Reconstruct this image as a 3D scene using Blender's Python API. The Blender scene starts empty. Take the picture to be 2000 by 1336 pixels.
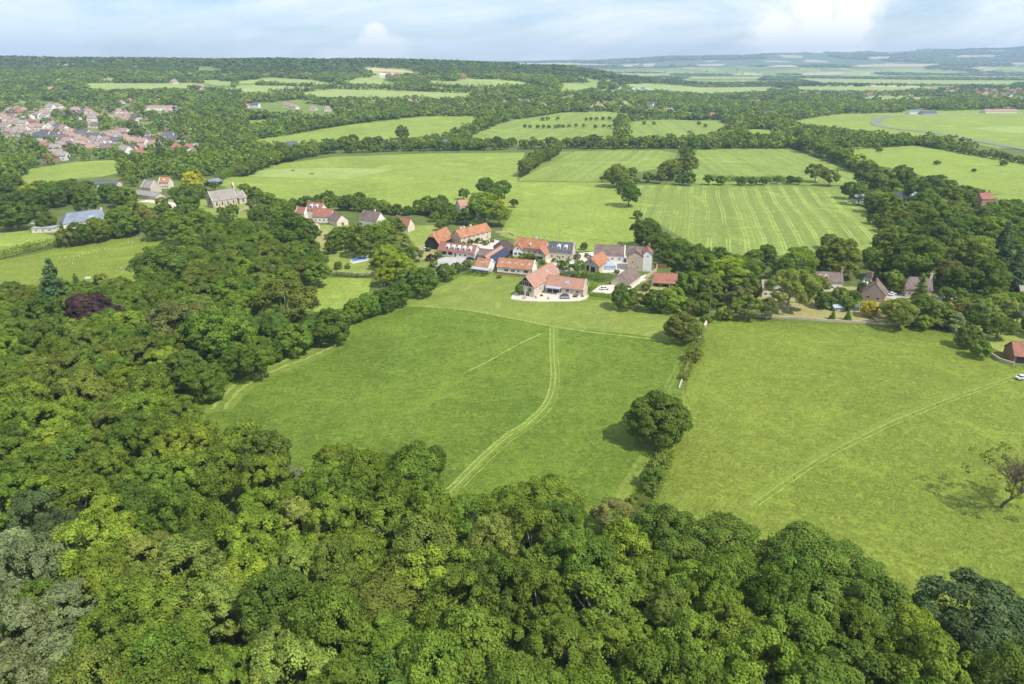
import bpy, bmesh, math, random
import numpy as np
from mathutils import Vector, Matrix
from mathutils.geometry import tessellate_polygon
R_ = math.radians
random.seed(7)
SC = bpy.context.scene
COL = SC.collection

# ------------------------------------------------------------------ camera
PITCH = R_(22.3); F = 1333.0; CAMH = 100.0
cam_d = bpy.data.cameras.new('camera'); cam = bpy.data.objects.new('camera', cam_d); COL.objects.link(cam)
cam_d.sensor_width = 36; cam_d.lens = 36 * F / 2000.0
cam_d.clip_start = 1; cam_d.clip_end = 40000
cam.location = (0, 0, CAMH); cam.rotation_euler = (math.pi / 2 - PITCH, 0, 0)
SC.camera = cam

# ------------------------------------------------------------------ light
SUN_AZ = math.atan2(-0.62, 0.78); SUN_EL = R_(54)
sd = Vector((math.cos(SUN_AZ) * math.cos(SUN_EL), math.sin(SUN_AZ) * math.cos(SUN_EL), math.sin(SUN_EL)))
sl = bpy.data.lights.new('sun', 'SUN'); sl.energy = 4.7; sl.angle = R_(0.5); sl.color = (1, 0.955, 0.87)
so = bpy.data.objects.new('sun', sl); COL.objects.link(so); so.rotation_euler = sd.to_track_quat('Z', 'Y').to_euler()

class NT:
    """small node helper"""
    def __init__(s, tree): s.t = tree; s.n = tree.nodes; s.l = tree.links
    def new(s, typ, ins=None, **kw):
        nd = s.n.new(typ)
        for k, v in kw.items(): setattr(nd, k, v)
        for k, v in (ins or {}).items():
            sock = nd.inputs[k]
            if isinstance(v, bpy.types.NodeSocket): s.l.new(v, sock)
            else: sock.default_value = v
        return nd
    def math(s, op, a, b=0.0, c=0.0, clamp=False):
        return s.new('ShaderNodeMath', {0: a, 1: b, 2: c}, operation=op, use_clamp=clamp).outputs[0]
    def vmath(s, op, a, b=(0, 0, 0)):
        nd = s.new('ShaderNodeVectorMath', {0: a, 1: b}, operation=op)
        return nd.outputs[1] if op in ('DOT_PRODUCT', 'LENGTH', 'DISTANCE') else nd.outputs[0]
    def noise(s, vec, scale, detail=3, rough=0.55, dist=0.0):
        return s.new('ShaderNodeTexNoise', {'Vector': vec, 'Scale': scale, 'Detail': detail, 'Roughness': rough, 'Distortion': dist}).outputs['Fac']
    def ramp(s, v, a, b, lo=0.0, hi=1.0):
        return s.new('ShaderNodeMapRange', {0: v, 1: a, 2: b, 3: lo, 4: hi}).outputs[0]
    def mix(s, f, a, b, mode='MIX'):
        nd = s.new('ShaderNodeMix', data_type='RGBA', blend_type=mode)
        for k, v in ((0, f), (6, a), (7, b)):
            if isinstance(v, bpy.types.NodeSocket): s.l.new(v, nd.inputs[k])
            else: nd.inputs[k].default_value = (*v, 1) if isinstance(v, tuple) and len(v) == 3 else v
        return nd.outputs[2]
    def sep(s, v): return s.new('ShaderNodeSeparateXYZ', {0: v}).outputs

W = bpy.data.worlds.new('World'); SC.world = W; W.use_nodes = True
w = NT(W.node_tree); w.n.clear()
sky = w.new('ShaderNodeTexSky', sky_type='NISHITA', sun_disc=False, sun_elevation=SUN_EL,
            sun_rotation=math.pi / 2 - SUN_AZ, altitude=100, air_density=1.0, dust_density=0.6, ozone_density=2.0)
d = w.new('ShaderNodeTexCoord').outputs['Generated']
dx, dy, dz = w.sep(d)
dyc = w.math('MAXIMUM', dy, 0.05)
u = w.math('DIVIDE', dx, dyc); v = w.math('DIVIDE', dz, dyc)      # direction of the sky seen, not of the lens
elev = w.ramp(dz, 0.0, 0.35)
blue = w.mix(elev, (0.82, 0.96, 1.16), (0.58, 0.84, 1.26))
base = w.mix(1.0, sky.outputs[0], blue, 'MULTIPLY')
comb = w.new('ShaderNodeCombineXYZ', {0: w.math('MULTIPLY', u, 1.0), 1: w.math('MULTIPLY', v, 4.2), 2: 0.3}).outputs[0]
n1 = w.noise(comb, 2.1, 6, 0.62, 0.9)
n2 = w.noise(comb, 5.5, 5, 0.6, 0.4)
streak = w.ramp(w.math('ADD', n1, w.math('MULTIPLY', n2, 0.35)), 0.46, 0.80)
streak = w.math('MULTIPLY', streak, 0.85)
base = w.mix(streak, base, (9.0, 9.4, 9.8))
grey = w.math('MULTIPLY', w.ramp(w.noise(comb, 1.3, 4, 0.6, 1.2), 0.50, 0.75), w.ramp(u, 0.1, -0.35))
base = w.mix(w.math('MULTIPLY', grey, 0.55), base, (6.4, 7.4, 8.9))
cloudn = w.noise(w.new('ShaderNodeCombineXYZ', {0: u, 1: v, 2: 0.7}).outputs[0], 26, 5, 0.55, 0.2)
cum = None
for (cu, cv, ru, rv) in ((-0.182, 0.018, 0.042, 0.020), (-0.182, 0.036, 0.016, 0.012), (-0.215, 0.010, 0.05, 0.012),
                         (0.345, 0.042, 0.028, 0.022), (0.375, 0.022, 0.06, 0.018), (0.40, 0.065, 0.028, 0.03), (0.455, 0.055, 0.035, 0.035),
                         (0.42, 0.03, 0.07, 0.03), (0.43, 0.095, 0.035, 0.03)):
    a = w.math('DIVIDE', w.math('SUBTRACT', u, cu), ru); b = w.math('DIVIDE', w.math('SUBTRACT', v, cv), rv)
    r = w.math('SQRT', w.math('ADD', w.math('MULTIPLY', a, a), w.math('MULTIPLY', b, b)))
    r = w.math('ADD', r, w.math('MULTIPLY', w.math('SUBTRACT', cloudn, 0.5), 1.5))
    m = w.ramp(r, 1.22, 0.66)
    cum = m if cum is None else w.math('MAXIMUM', cum, m)
cum = w.math('MULTIPLY', cum, w.ramp(v, -0.005, 0.05, 0.45, 1.0))
cum = w.math('MULTIPLY', cum, w.math('GREATER_THAN', dy, 0.05))
base = w.mix(cum, base, (9.4, 9.3, 9.3))
bg = w.new('ShaderNodeBackground', {'Color': base, 'Strength': 0.122})
w.l.new(bg.outputs[0], w.new('ShaderNodeOutputWorld').inputs['Surface'])

SC.view_settings.view_transform = 'Standard'; SC.view_settings.look = 'None'
SC.view_settings.exposure = 0.12; SC.view_settings.gamma = 1
cy = SC.cycles
cy.max_bounces = 5; cy.diffuse_bounces = 3; cy.glossy_bounces = 2; cy.transmission_bounces = 3
cy.transparent_max_bounces = 6; cy.volume_bounces = 0; cy.caustics_reflective = False; cy.caustics_refractive = False
cy.use_denoising = True; cy.sample_clamp_indirect = 4

# ------------------------------------------------------------------ terrain and picture <-> place helpers
def sm(a, b, t):
    t = np.clip((t - a) / (b - a), 0, 1); return t * t * (3 - 2 * t)
RP = [0, 1000, 1200, 1450, 1800, 2150, 2500, 2800, 3000, 3300, 4200, 5500, 7000]
RZ = [0, 0, 5, 16, 34, 52, 72, 90, 92, 86, 50, 8, 0]
UP = [-9, -0.7, -0.45, -0.3, -0.2, -0.1, 0.0, 0.08, 0.16, 0.26, 9]
UA = [1.14, 1.14, 1.10, 1.05, 1.06, 1.0, 0.93, 0.78, 0.36, 0, 0]
HU = [-9, -0.55, -0.35, -0.3, -0.2, 0.0, 0.1, 0.2, 0.42, 0.7, 9]
HZ = [95, 95, 130, 128, 112, 88, 105, 150, 225, 290, 300]
def T(x, y):
    x = np.asarray(x, float); y = np.asarray(y, float)
    yy = np.maximum(y, 1.0); u = x / yy
    z = np.interp(y, RP, RZ) * np.interp(u, UP, UA)
    k = sm(1050, 1700, y)
    z = z + k * (5.0 * np.sin(x * 0.0043 + 1.3) * np.cos(y * 0.0031) + 3.0 * np.sin(x * 0.011 + y * 0.004))* (1 - sm(2600, 3200, y))
    h = np.interp(u, HU, HZ)
    z = z + h * (0.30 * sm(6200, 7600, y) + 0.70 * sm(8600, 11200, y)) * (1 + 0.03 * np.sin(u * 37) + 0.02 * np.sin(u * 91 + 1))
    return np.maximum(z, 0.0)
CP, SP = math.cos(PITCH), math.sin(PITCH)
def G(px, py, h=0.0):
    """point of the place seen at photo pixel px,py, h metres above the terrain"""
    dx = (px - 1000) / F; dy = CP + (668 - py) / F * SP; dz = -SP + (668 - py) / F * CP
    ks = np.concatenate([np.linspace(40, 1200, 300), np.geomspace(1205, 13500, 500)])
    xs = dx / dy * ks; zs = CAMH + dz / dy * ks
    g = zs - (T(xs, ks) + h)
    idx = np.nonzero(g < 0)[0]
    if len(idx) == 0: k = ks[-1]
    else:
        i = idx[0]
        if i == 0: k = ks[0]
        else:
            a, b = ks[i - 1], ks[i]
            for _ in range(22):
                m = (a + b) / 2
                if CAMH + dz / dy * m - (float(T(dx / dy * m, m)) + h) < 0: b = m
                else: a = m
            k = b
    x = dx / dy * k
    return Vector((x, k, float(T(x, k)) + h))
def GX(px, py, h=0.0):
    """the same for flat ground, allowing points below the picture"""
    dx = (px - 1000) / F; dy = CP + (668 - py) / F * SP; dz = -SP + (668 - py) / F * CP
    k = (h - CAMH) / dz
    return Vector((dx * k, dy * k, h))
def proj(x, y, z):
    zz = z - CAMH
    dep = y * CP - zz * SP; up = y * SP + zz * CP
    return 1000 + F * x / dep, 668 - F * up / dep
def pxm(x, y, z=0.0): return F / (y * CP - (z - CAMH) * SP)       # photo pixels per metre there
def inpoly(px, py, poly):
    px = np.asarray(px, float); py = np.asarray(py, float)
    c = np.zeros(px.shape, bool); n = len(poly); j = n - 1
    for i in range(n):
        xi, yi = poly[i]; xj, yj = poly[j]
        if yi != yj:
            c ^= ((yi > py) != (yj > py)) & (px < (xj - xi) * (py - yi) / (yj - yi) + xi)
        j = i
    return c

# ------------------------------------------------------------------ materials
MATS = {}
def new_mat(name):
    m = bpy.data.materials.new(name); m.use_nodes = True; t = NT(m.node_tree); t.n.clear(); MATS[name] = m
    return m, t
def finish(t, shader, disp=None):
    o = t.new('ShaderNodeOutputMaterial'); t.l.new(shader, o.inputs['Surface'])
def pos(t): return t.new('ShaderNodeNewGeometry').outputs['Position']
def m_grass(name, c1, c2, c3, big=0.02, mid=0.16, fine=0.9, bump=0.6, amt=0.5, line=None, quilt=False):
    m, t = new_mat(name); P = pos(t)
    nb = t.noise(P, big, 4, 0.6, 0.6); nm = t.noise(P, mid, 5, 0.65, 1.6); nf = t.noise(P, fine, 4, 0.7, 2.2); ns = t.noise(P, fine * 0.4, 5, 0.75, 3.0)
    c = t.mix(t.ramp(nb, 0.40, 0.60), c1, c2)
    c = t.mix(t.math('MULTIPLY', t.ramp(nm, 0.44, 0.62), amt), c, c3)
    c = t.mix(t.ramp(t.noise(P, big * 0.45, 3, 0.6, 1.0), 0.52, 0.66, 0, 0.5), c, tuple(x * 0.72 for x in c1))
    if line:                                                       # drilled crop: tramlines along a heading
        ang_u, period, lc, strength = line
        L = math.hypot(ang_u, 1); dirn = (1 / L, -ang_u / L, 0)
        wob = t.math('MULTIPLY', t.math('SUBTRACT', t.noise(P, 0.006, 2, 0.5), 0.5), 14)
        uu = t.math('ADD', t.vmath('DOT_PRODUCT', P, dirn), wob)
        f = t.math('FRACT', t.math('DIVIDE', uu, period))
        la = t.ramp(t.math('ABSOLUTE', t.math('SUBTRACT', f, 0.40)), 0.06, 0.03)
        lb = t.ramp(t.math('ABSOLUTE', t.math('SUBTRACT', f, 0.58)), 0.06, 0.03)
        f2 = t.math('FRACT', t.math('DIVIDE', uu, period * 0.27)); f3 = t.noise(t.new('ShaderNodeCombineXYZ', {0: uu}).outputs[0], 0.055, 3, 0.7)
        band = t.math('ABSOLUTE', t.math('SUBTRACT', f2, 0.5))
        brk = t.ramp(t.noise(P, 0.014, 4, 0.65, 0.5), 0.36, 0.60)
        ln = t.math('MULTIPLY', t.math('MULTIPLY', t.math('MAXIMUM', la, lb), brk), strength)
        c = t.mix(t.math('MULTIPLY', band, 1.1), c, tuple(v * 0.68 for v in c1))
        c = t.mix(t.ramp(f3, 0.44, 0.58, 0, 0.9), c, tuple(v * 0.70 for v in c1))
        c = t.mix(ln, c, lc)
    dk = tuple(x * 0.42 for x in c1); lt = tuple(min(1, x * 1.35) for x in c2)
    c = t.mix(t.ramp(ns, 0.50, 0.62, 0.0, 0.55), c, dk); c = t.mix(t.ramp(ns, 0.47, 0.36, 0.0, 0.6), c, lt)
    c = t.mix(t.ramp(nf, 0.50, 0.62, 0.0, 0.5), c, dk)
    pl_ = t.noise(P, big * 1.6, 5, 0.7, 1.8); c = t.mix(t.ramp(pl_, 0.55, 0.64, 0, 0.35), c, lt); c = t.mix(t.ramp(pl_, 0.44, 0.37, 0, 0.35), c, tuple(x * 0.7 for x in c1))
    if quilt:                                                      # distant farmland: a patchwork of small fields
        vo = t.new('ShaderNodeTexVoronoi', {'Vector': t.vmath('MULTIPLY', t.vmath('ADD', P, (0, 0, 0)), (1.0, 0.7, 0)), 'Scale': 0.0042}, feature='F1').outputs['Color']
        r_, g_, b_ = t.sep(vo)
        pc = t.mix(t.math('GREATER_THAN', r_, 0.45), (0.20, 0.28, 0.055), (0.30, 0.37, 0.085)); pc = t.mix(t.math('GREATER_THAN', g_, 0.74), pc, (0.46, 0.42, 0.22))
        pc = t.mix(t.math('LESS_THAN', b_, 0.22), pc, (0.16, 0.22, 0.05))
        y_ = t.sep(P)[1]
        c = t.mix(t.ramp(y_, 900, 1900), c, pc); c = t.mix(t.ramp(y_, 6300, 8600, 0, 0.9), c, t.mix(t.math('GREATER_THAN', g_, 0.86), (0.085, 0.13, 0.06), (0.40, 0.38, 0.24)))
    bm = t.new('ShaderNodeBump', {'Strength': bump, 'Distance': 0.45, 'Height': t.math('ADD', nf, t.math('MULTIPLY', ns, 1.6))})
    b = t.new('ShaderNodeBsdfPrincipled', {'Base Color': c, 'Roughness': 0.85, 'Specular IOR Level': 0.15, 'Normal': bm.outputs[0]})
    finish(t, b.outputs[0]); return m
def m_leaf(name='leaves', trans=0.26):
    m, t = new_mat(name)
    oi = t.new('ShaderNodeObjectInfo'); at = t.new('ShaderNodeAttribute', attribute_name='tint')
    c = t.mix(1.0, oi.outputs['Color'], at.outputs['Vector'], 'MULTIPLY')
    geo = t.new('ShaderNodeNewGeometry')
    n = t.noise(geo.outputs['Position'], 0.35, 2, 0.5)
    c = t.mix(1.0, c, t.mix(t.ramp(n, 0.35, 0.65), (0.82, 0.86, 0.8), (1.16, 1.12, 1.1)), 'MULTIPLY')
    b = t.new('ShaderNodeBsdfPrincipled', {'Base Color': c, 'Roughness': 0.65, 'Specular IOR Level': 0.12})
    tr = t.new('ShaderNodeBsdfTranslucent', {'Color': t.mix(1.0, c, (1.5, 1.5, 0.7), 'MULTIPLY')})
    mx = t.new('ShaderNodeMixShader', {0: trans}); t.l.new(b.outputs[0], mx.inputs[1]); t.l.new(tr.outputs[0], mx.inputs[2])
    finish(t, mx.outputs[0]); return m
def m_surf(name, c1, c2, scale=1.5, rough=0.8, c3=None, s3=0.25, bump=0.3, metal=0.0, spec=0.3, objc=True, rows=None):
    """mottled surface with optional third stain colour and course lines"""
    m, t = new_mat(name)
    P = t.new('ShaderNodeTexCoord').outputs['Object'] if objc else pos(t)
    n = t.noise(P, scale, 4, 0.65, 0.3)
    c = t.mix(t.ramp(n, 0.35, 0.65), c1, c2)
    h = n
    if c3: c = t.mix(t.ramp(t.noise(P, s3, 4, 0.65, 0.8), 0.45, 0.66, 0, 0.9), c, c3)
    if rows:
        x, y, z = t.sep(P)
        fr = t.math('FRACT', t.math('DIVIDE', z, rows)); ln = t.math('LESS_THAN', fr, 0.22)
        c = t.mix(t.math('MULTIPLY', ln, 0.35), c, tuple(v * 0.45 for v in c1)); h = t.math('SUBTRACT', n, t.math('MULTIPLY', ln, 0.6))
        vo = t.new('ShaderNodeTexVoronoi', {'Vector': P, 'Scale': 2.6}, feature='F1').outputs['Color']
        c = t.mix(0.16, c, t.mix(1.0, c, vo, 'MULTIPLY'))
    bm = t.new('ShaderNodeBump', {'Strength': bump, 'Distance': 0.06, 'Height': h})
    b = t.new('ShaderNodeBsdfPrincipled', {'Base Color': c, 'Roughness': rough, 'Metallic': metal, 'Specular IOR Level': spec, 'Normal': bm.outputs[0]})
    finish(t, b.outputs[0]); return m
def m_stone(name, c1, c2, mortar, scale=2.2):
    m, t = new_mat(name); P = t.new('ShaderNodeTexCoord').outputs['Object']
    x, y, z = t.sep(P)
    v = t.new('ShaderNodeCombineXYZ', {0: t.math('ADD', x, y), 1: z, 2: 0.0}).outputs[0]
    br = t.new('ShaderNodeTexBrick', {'Vector': v, 'Color1': (*c1, 1), 'Color2': (*c2, 1), 'Mortar': (*mortar, 1), 'Scale': scale, 'Mortar Size': 0.03, 'Bias': 0.0}, offset=0.5)
    c = t.mix(t.ramp(t.noise(P, 0.7, 4, 0.6), 0.35, 0.7, 0, 0.5), br.outputs[0], tuple(k * 0.6 for k in c1))
    bm = t.new('ShaderNodeBump', {'Strength': 0.4, 'Distance': 0.05, 'Height': t.noise(P, 5, 3)})
    b = t.new('ShaderNodeBsdfPrincipled', {'Base Color': c, 'Roughness': 0.9, 'Normal': bm.outputs[0]})
    finish(t, b.outputs[0]); return m
def m_glass(name, c=(0.03, 0.04, 0.05), rough=0.12):
    m, t = new_mat(name)
    b = t.new('ShaderNodeBsdfPrincipled', {'Base Color': (*c, 1), 'Roughness': rough, 'Specular IOR Level': 0.6})
    finish(t, b.outputs[0]); return m

G1, G2, G3 = (0.165, 0.262, 0.030), (0.215, 0.315, 0.040), (0.115, 0.185, 0.026)
m_grass('meadow', (0.138, 0.216, 0.022), (0.176, 0.262, 0.028), (0.220, 0.305, 0.040), 0.03, 0.22, 0.8, 1.0, 0.7)
m_grass('lawn', (0.205, 0.262, 0.045), (0.238, 0.298, 0.055), (0.18, 0.23, 0.04), 0.05, 0.25, 1.3, 0.35)
m_grass('pasture', (0.205, 0.268, 0.031), (0.238, 0.304, 0.038), (0.275, 0.34, 0.055), 0.025, 0.2, 0.8, 1.0, 0.7)
m_grass('hayfield', (0.240, 0.315, 0.050), (0.275, 0.352, 0.060), (0.200, 0.272, 0.045), 0.012, 0.06, 0.5, 0.3, 0.45)
m_grass('cut_strip', (0.33, 0.41, 0.11), (0.30, 0.385, 0.10), (0.28, 0.36, 0.08), 0.02, 0.1, 0.6, 0.3)
m_grass('crop_a', (0.235, 0.310, 0.060), (0.265, 0.345, 0.068), (0.205, 0.28, 0.055), 0.012, 0.06, 0.5, 0.3, 0.4, line=(0.25, 11.0, (0.38, 0.46, 0.11), 1.0))
m_grass('crop_b', (0.245, 0.325, 0.060), (0.275, 0.36, 0.070), (0.22, 0.30, 0.055), 0.012, 0.06, 0.5, 0.3, 0.4, line=(0.34, 12.0, (0.36, 0.44, 0.12), 0.7))
m_grass('crop_c', (0.245, 0.325, 0.060), (0.275, 0.36, 0.070), (0.22, 0.30, 0.055), 0.012, 0.06, 0.5, 0.3, 0.4, line=(0.06, 13.0, (0.36, 0.44, 0.12), 0.6))
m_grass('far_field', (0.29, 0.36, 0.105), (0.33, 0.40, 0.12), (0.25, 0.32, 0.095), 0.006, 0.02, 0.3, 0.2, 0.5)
m_grass('stubble', (0.52, 0.46, 0.27), (0.47, 0.42, 0.24), (0.40, 0.38, 0.2), 0.004, 0.02, 0.3, 0.2, 0.5)
m_grass('rough_ground', (0.100, 0.145, 0.030), (0.145, 0.190, 0.040), (0.20, 0.22, 0.07), 0.02, 0.12, 0.8, quilt=True)
m_grass('dry_lawn', (0.36, 0.32, 0.12), (0.30, 0.31, 0.10), (0.42, 0.36, 0.18), 0.08, 0.3, 1.5, 0.3)
m_grass('garden_lawn', (0.21, 0.29, 0.05), (0.28, 0.33, 0.07), (0.32, 0.33, 0.09), 0.06, 0.3, 1.5, 0.3)
m_leaf()
m_surf('bark', (0.10, 0.075, 0.05), (0.16, 0.13, 0.09), 3, 0.9)
m_surf('dead_wood', (0.34, 0.29, 0.23), (0.22, 0.18, 0.14), 3, 0.9)
m_surf('pale_bark', (0.42, 0.40, 0.35), (0.25, 0.22, 0.19), 1.5, 0.9)
m_surf('orange_tile', (0.44, 0.19, 0.095), (0.52, 0.25, 0.13), 1.6, 0.85, (0.30, 0.14, 0.08), 0.35, rows=0.3)
m_surf('red_tile', (0.33, 0.135, 0.09), (0.41, 0.185, 0.125), 1.6, 0.85, (0.24, 0.12, 0.085), 0.35, rows=0.3)
m_surf('town_tile', (0.31, 0.205, 0.16), (0.40, 0.275, 0.22), 1.4, 0.85, (0.30, 0.2, 0.16), 0.35)
m_surf('pink_tile', (0.43, 0.225, 0.155), (0.51, 0.285, 0.20), 1.4, 0.85, (0.38, 0.21, 0.15), 0.4, rows=0.3)
m_surf('brown_tile', (0.20, 0.145, 0.12), (0.26, 0.20, 0.17), 1.4, 0.85, (0.14, 0.10, 0.09), 0.35, rows=0.3)
m_surf('grey_tile', (0.31, 0.28, 0.25), (0.40, 0.36, 0.32), 1.4, 0.85, (0.24, 0.21, 0.18), 0.35, rows=0.3)
m_surf('slate', (0.11, 0.11, 0.125), (0.16, 0.16, 0.18), 1.4, 0.6, (0.085, 0.085, 0.095), 0.35, rows=0.3)
m_surf('blue_slate', (0.20, 0.235, 0.29), (0.26, 0.29, 0.34), 1.4, 0.6, (0.15, 0.18, 0.23), 0.35, rows=0.3)
m_surf('dark_thatch', (0.085, 0.062, 0.055), (0.12, 0.09, 0.08), 3, 0.95, (0.06, 0.045, 0.04), 0.5)
m_surf('render_white', (0.80, 0.79, 0.76), (0.74, 0.73, 0.70), 0.8, 0.8, (0.66, 0.64, 0.6), 0.3, 0.1)
m_surf('render_cream', (0.70, 0.62, 0.48), (0.76, 0.68, 0.54), 0.8, 0.85, (0.6, 0.52, 0.4), 0.3, 0.1)
m_surf('white_paint', (0.82, 0.82, 0.80), (0.78, 0.78, 0.76), 2, 0.5, None, 1, 0.05)
m_surf('grey_paint', (0.30, 0.33, 0.36), (0.35, 0.38, 0.41), 2, 0.5, None, 1, 0.05)
m_stone('stone', (0.55, 0.44, 0.30), (0.45, 0.35, 0.235), (0.52, 0.46, 0.36))
m_stone('pale_stone', (0.64, 0.55, 0.42), (0.54, 0.46, 0.34), (0.6, 0.54, 0.44))
m_stone('brick', (0.38, 0.20, 0.14), (0.31, 0.16, 0.115), (0.45, 0.38, 0.32), 4)
m_stone('pink_brick', (0.56, 0.38, 0.29), (0.48, 0.32, 0.25), (0.55, 0.45, 0.38), 4)
m_surf('black_board', (0.030, 0.027, 0.026), (0.05, 0.045, 0.042), 2, 0.8, rows=0.25)
m_surf('brown_board', (0.27, 0.15, 0.085), (0.33, 0.19, 0.11), 2, 0.8, rows=0.25)
m_surf('timber', (0.12, 0.09, 0.07), (0.16, 0.12, 0.09), 3, 0.8)
m_surf('paving', (0.54, 0.48, 0.39), (0.62, 0.56, 0.46), 1.2, 0.85, (0.52, 0.47, 0.4), 0.3, 0.1)
m_surf('gravel', (0.40, 0.39, 0.36), (0.48, 0.46, 0.42), 3, 0.9, (0.33, 0.33, 0.30), 0.2, 0.2)
m_surf('asphalt', (0.12, 0.12, 0.12), (0.16, 0.16, 0.155), 0.3, 0.9, (0.2, 0.2, 0.19), 0.05, 0.1)
m, t = new_mat('mown'); P = pos(t); nn = t.noise(P, 0.5, 4, 0.7, 1.5)
b_ = t.new('ShaderNodeBsdfPrincipled', {'Base Color': t.mix(t.ramp(nn, .4, .6), (0.30, 0.37, 0.085), (0.25, 0.34, 0.06)), 'Roughness': 0.9, 'Specular IOR Level': 0.1})
mx_ = t.new('ShaderNodeMixShader', {0: t.ramp(t.noise(P, 0.8, 4, 0.75, 1.0), 0.36, 0.56, 0.5, 1.0)}); t.l.new(t.new('ShaderNodeBsdfTransparent').outputs[0], mx_.inputs[1]); t.l.new(b_.outputs[0], mx_.inputs[2]); finish(t, mx_.outputs[0])
m, t = new_mat('worn_band'); P = pos(t); nn = t.noise(P, 0.5, 4, 0.7, 1.5)
b_ = t.new('ShaderNodeBsdfPrincipled', {'Base Color': (0.31, 0.385, 0.075, 1), 'Roughness': 0.9, 'Specular IOR Level': 0.1})
mx_ = t.new('ShaderNodeMixShader', {0: t.ramp(nn, 0.36, 0.6, 0.1, 0.5)}); t.l.new(t.new('ShaderNodeBsdfTransparent').outputs[0], mx_.inputs[1]); t.l.new(b_.outputs[0], mx_.inputs[2]); finish(t, mx_.outputs[0])
m_surf('dirt', (0.42, 0.36, 0.24), (0.34, 0.31, 0.19), 0.8, 0.95, (0.24, 0.28, 0.10), 0.3, 0.3)
m_surf('old_runway', (0.17, 0.18, 0.16), (0.22, 0.23, 0.20), 0.1, 0.9, (0.20, 0.24, 0.12), 0.03, 0.1)
m_surf('solar', (0.010, 0.018, 0.05), (0.014, 0.026, 0.065), 1, 0.25, None, 1, 0.05, spec=0.6)
m_surf('lead', (0.33, 0.37, 0.41), (0.40, 0.43, 0.47), 1, 0.5, None, 1, 0.05)
m_surf('tarp_blue', (0.02, 0.14, 0.45), (0.03, 0.18, 0.52), 1, 0.5)
m_surf('tarp_white', (0.75, 0.76, 0.80), (0.68, 0.70, 0.76), 1, 0.5)
m_surf('wicker', (0.09, 0.08, 0.09), (0.14, 0.12, 0.13), 4, 0.8)
m_surf('car_black', (0.02, 0.02, 0.025), (0.03, 0.03, 0.035), 1, 0.3, None, 1, 0, spec=0.5)
m_surf('car_white', (0.75, 0.75, 0.75), (0.7, 0.7, 0.7), 1, 0.3, None, 1, 0, spec=0.5)
m_surf('hide_brown', (0.06, 0.035, 0.02), (0.09, 0.055, 0.03), 2, 0.8)
m_surf('pool_water', (0.03, 0.30, 0.72), (0.04, 0.36, 0.78), 0.6, 0.08, None, 1, 0.05, spec=0.5)
m_glass('glass'); m_glass('pale_glass', (0.30, 0.38, 0.46), 0.2)

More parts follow.
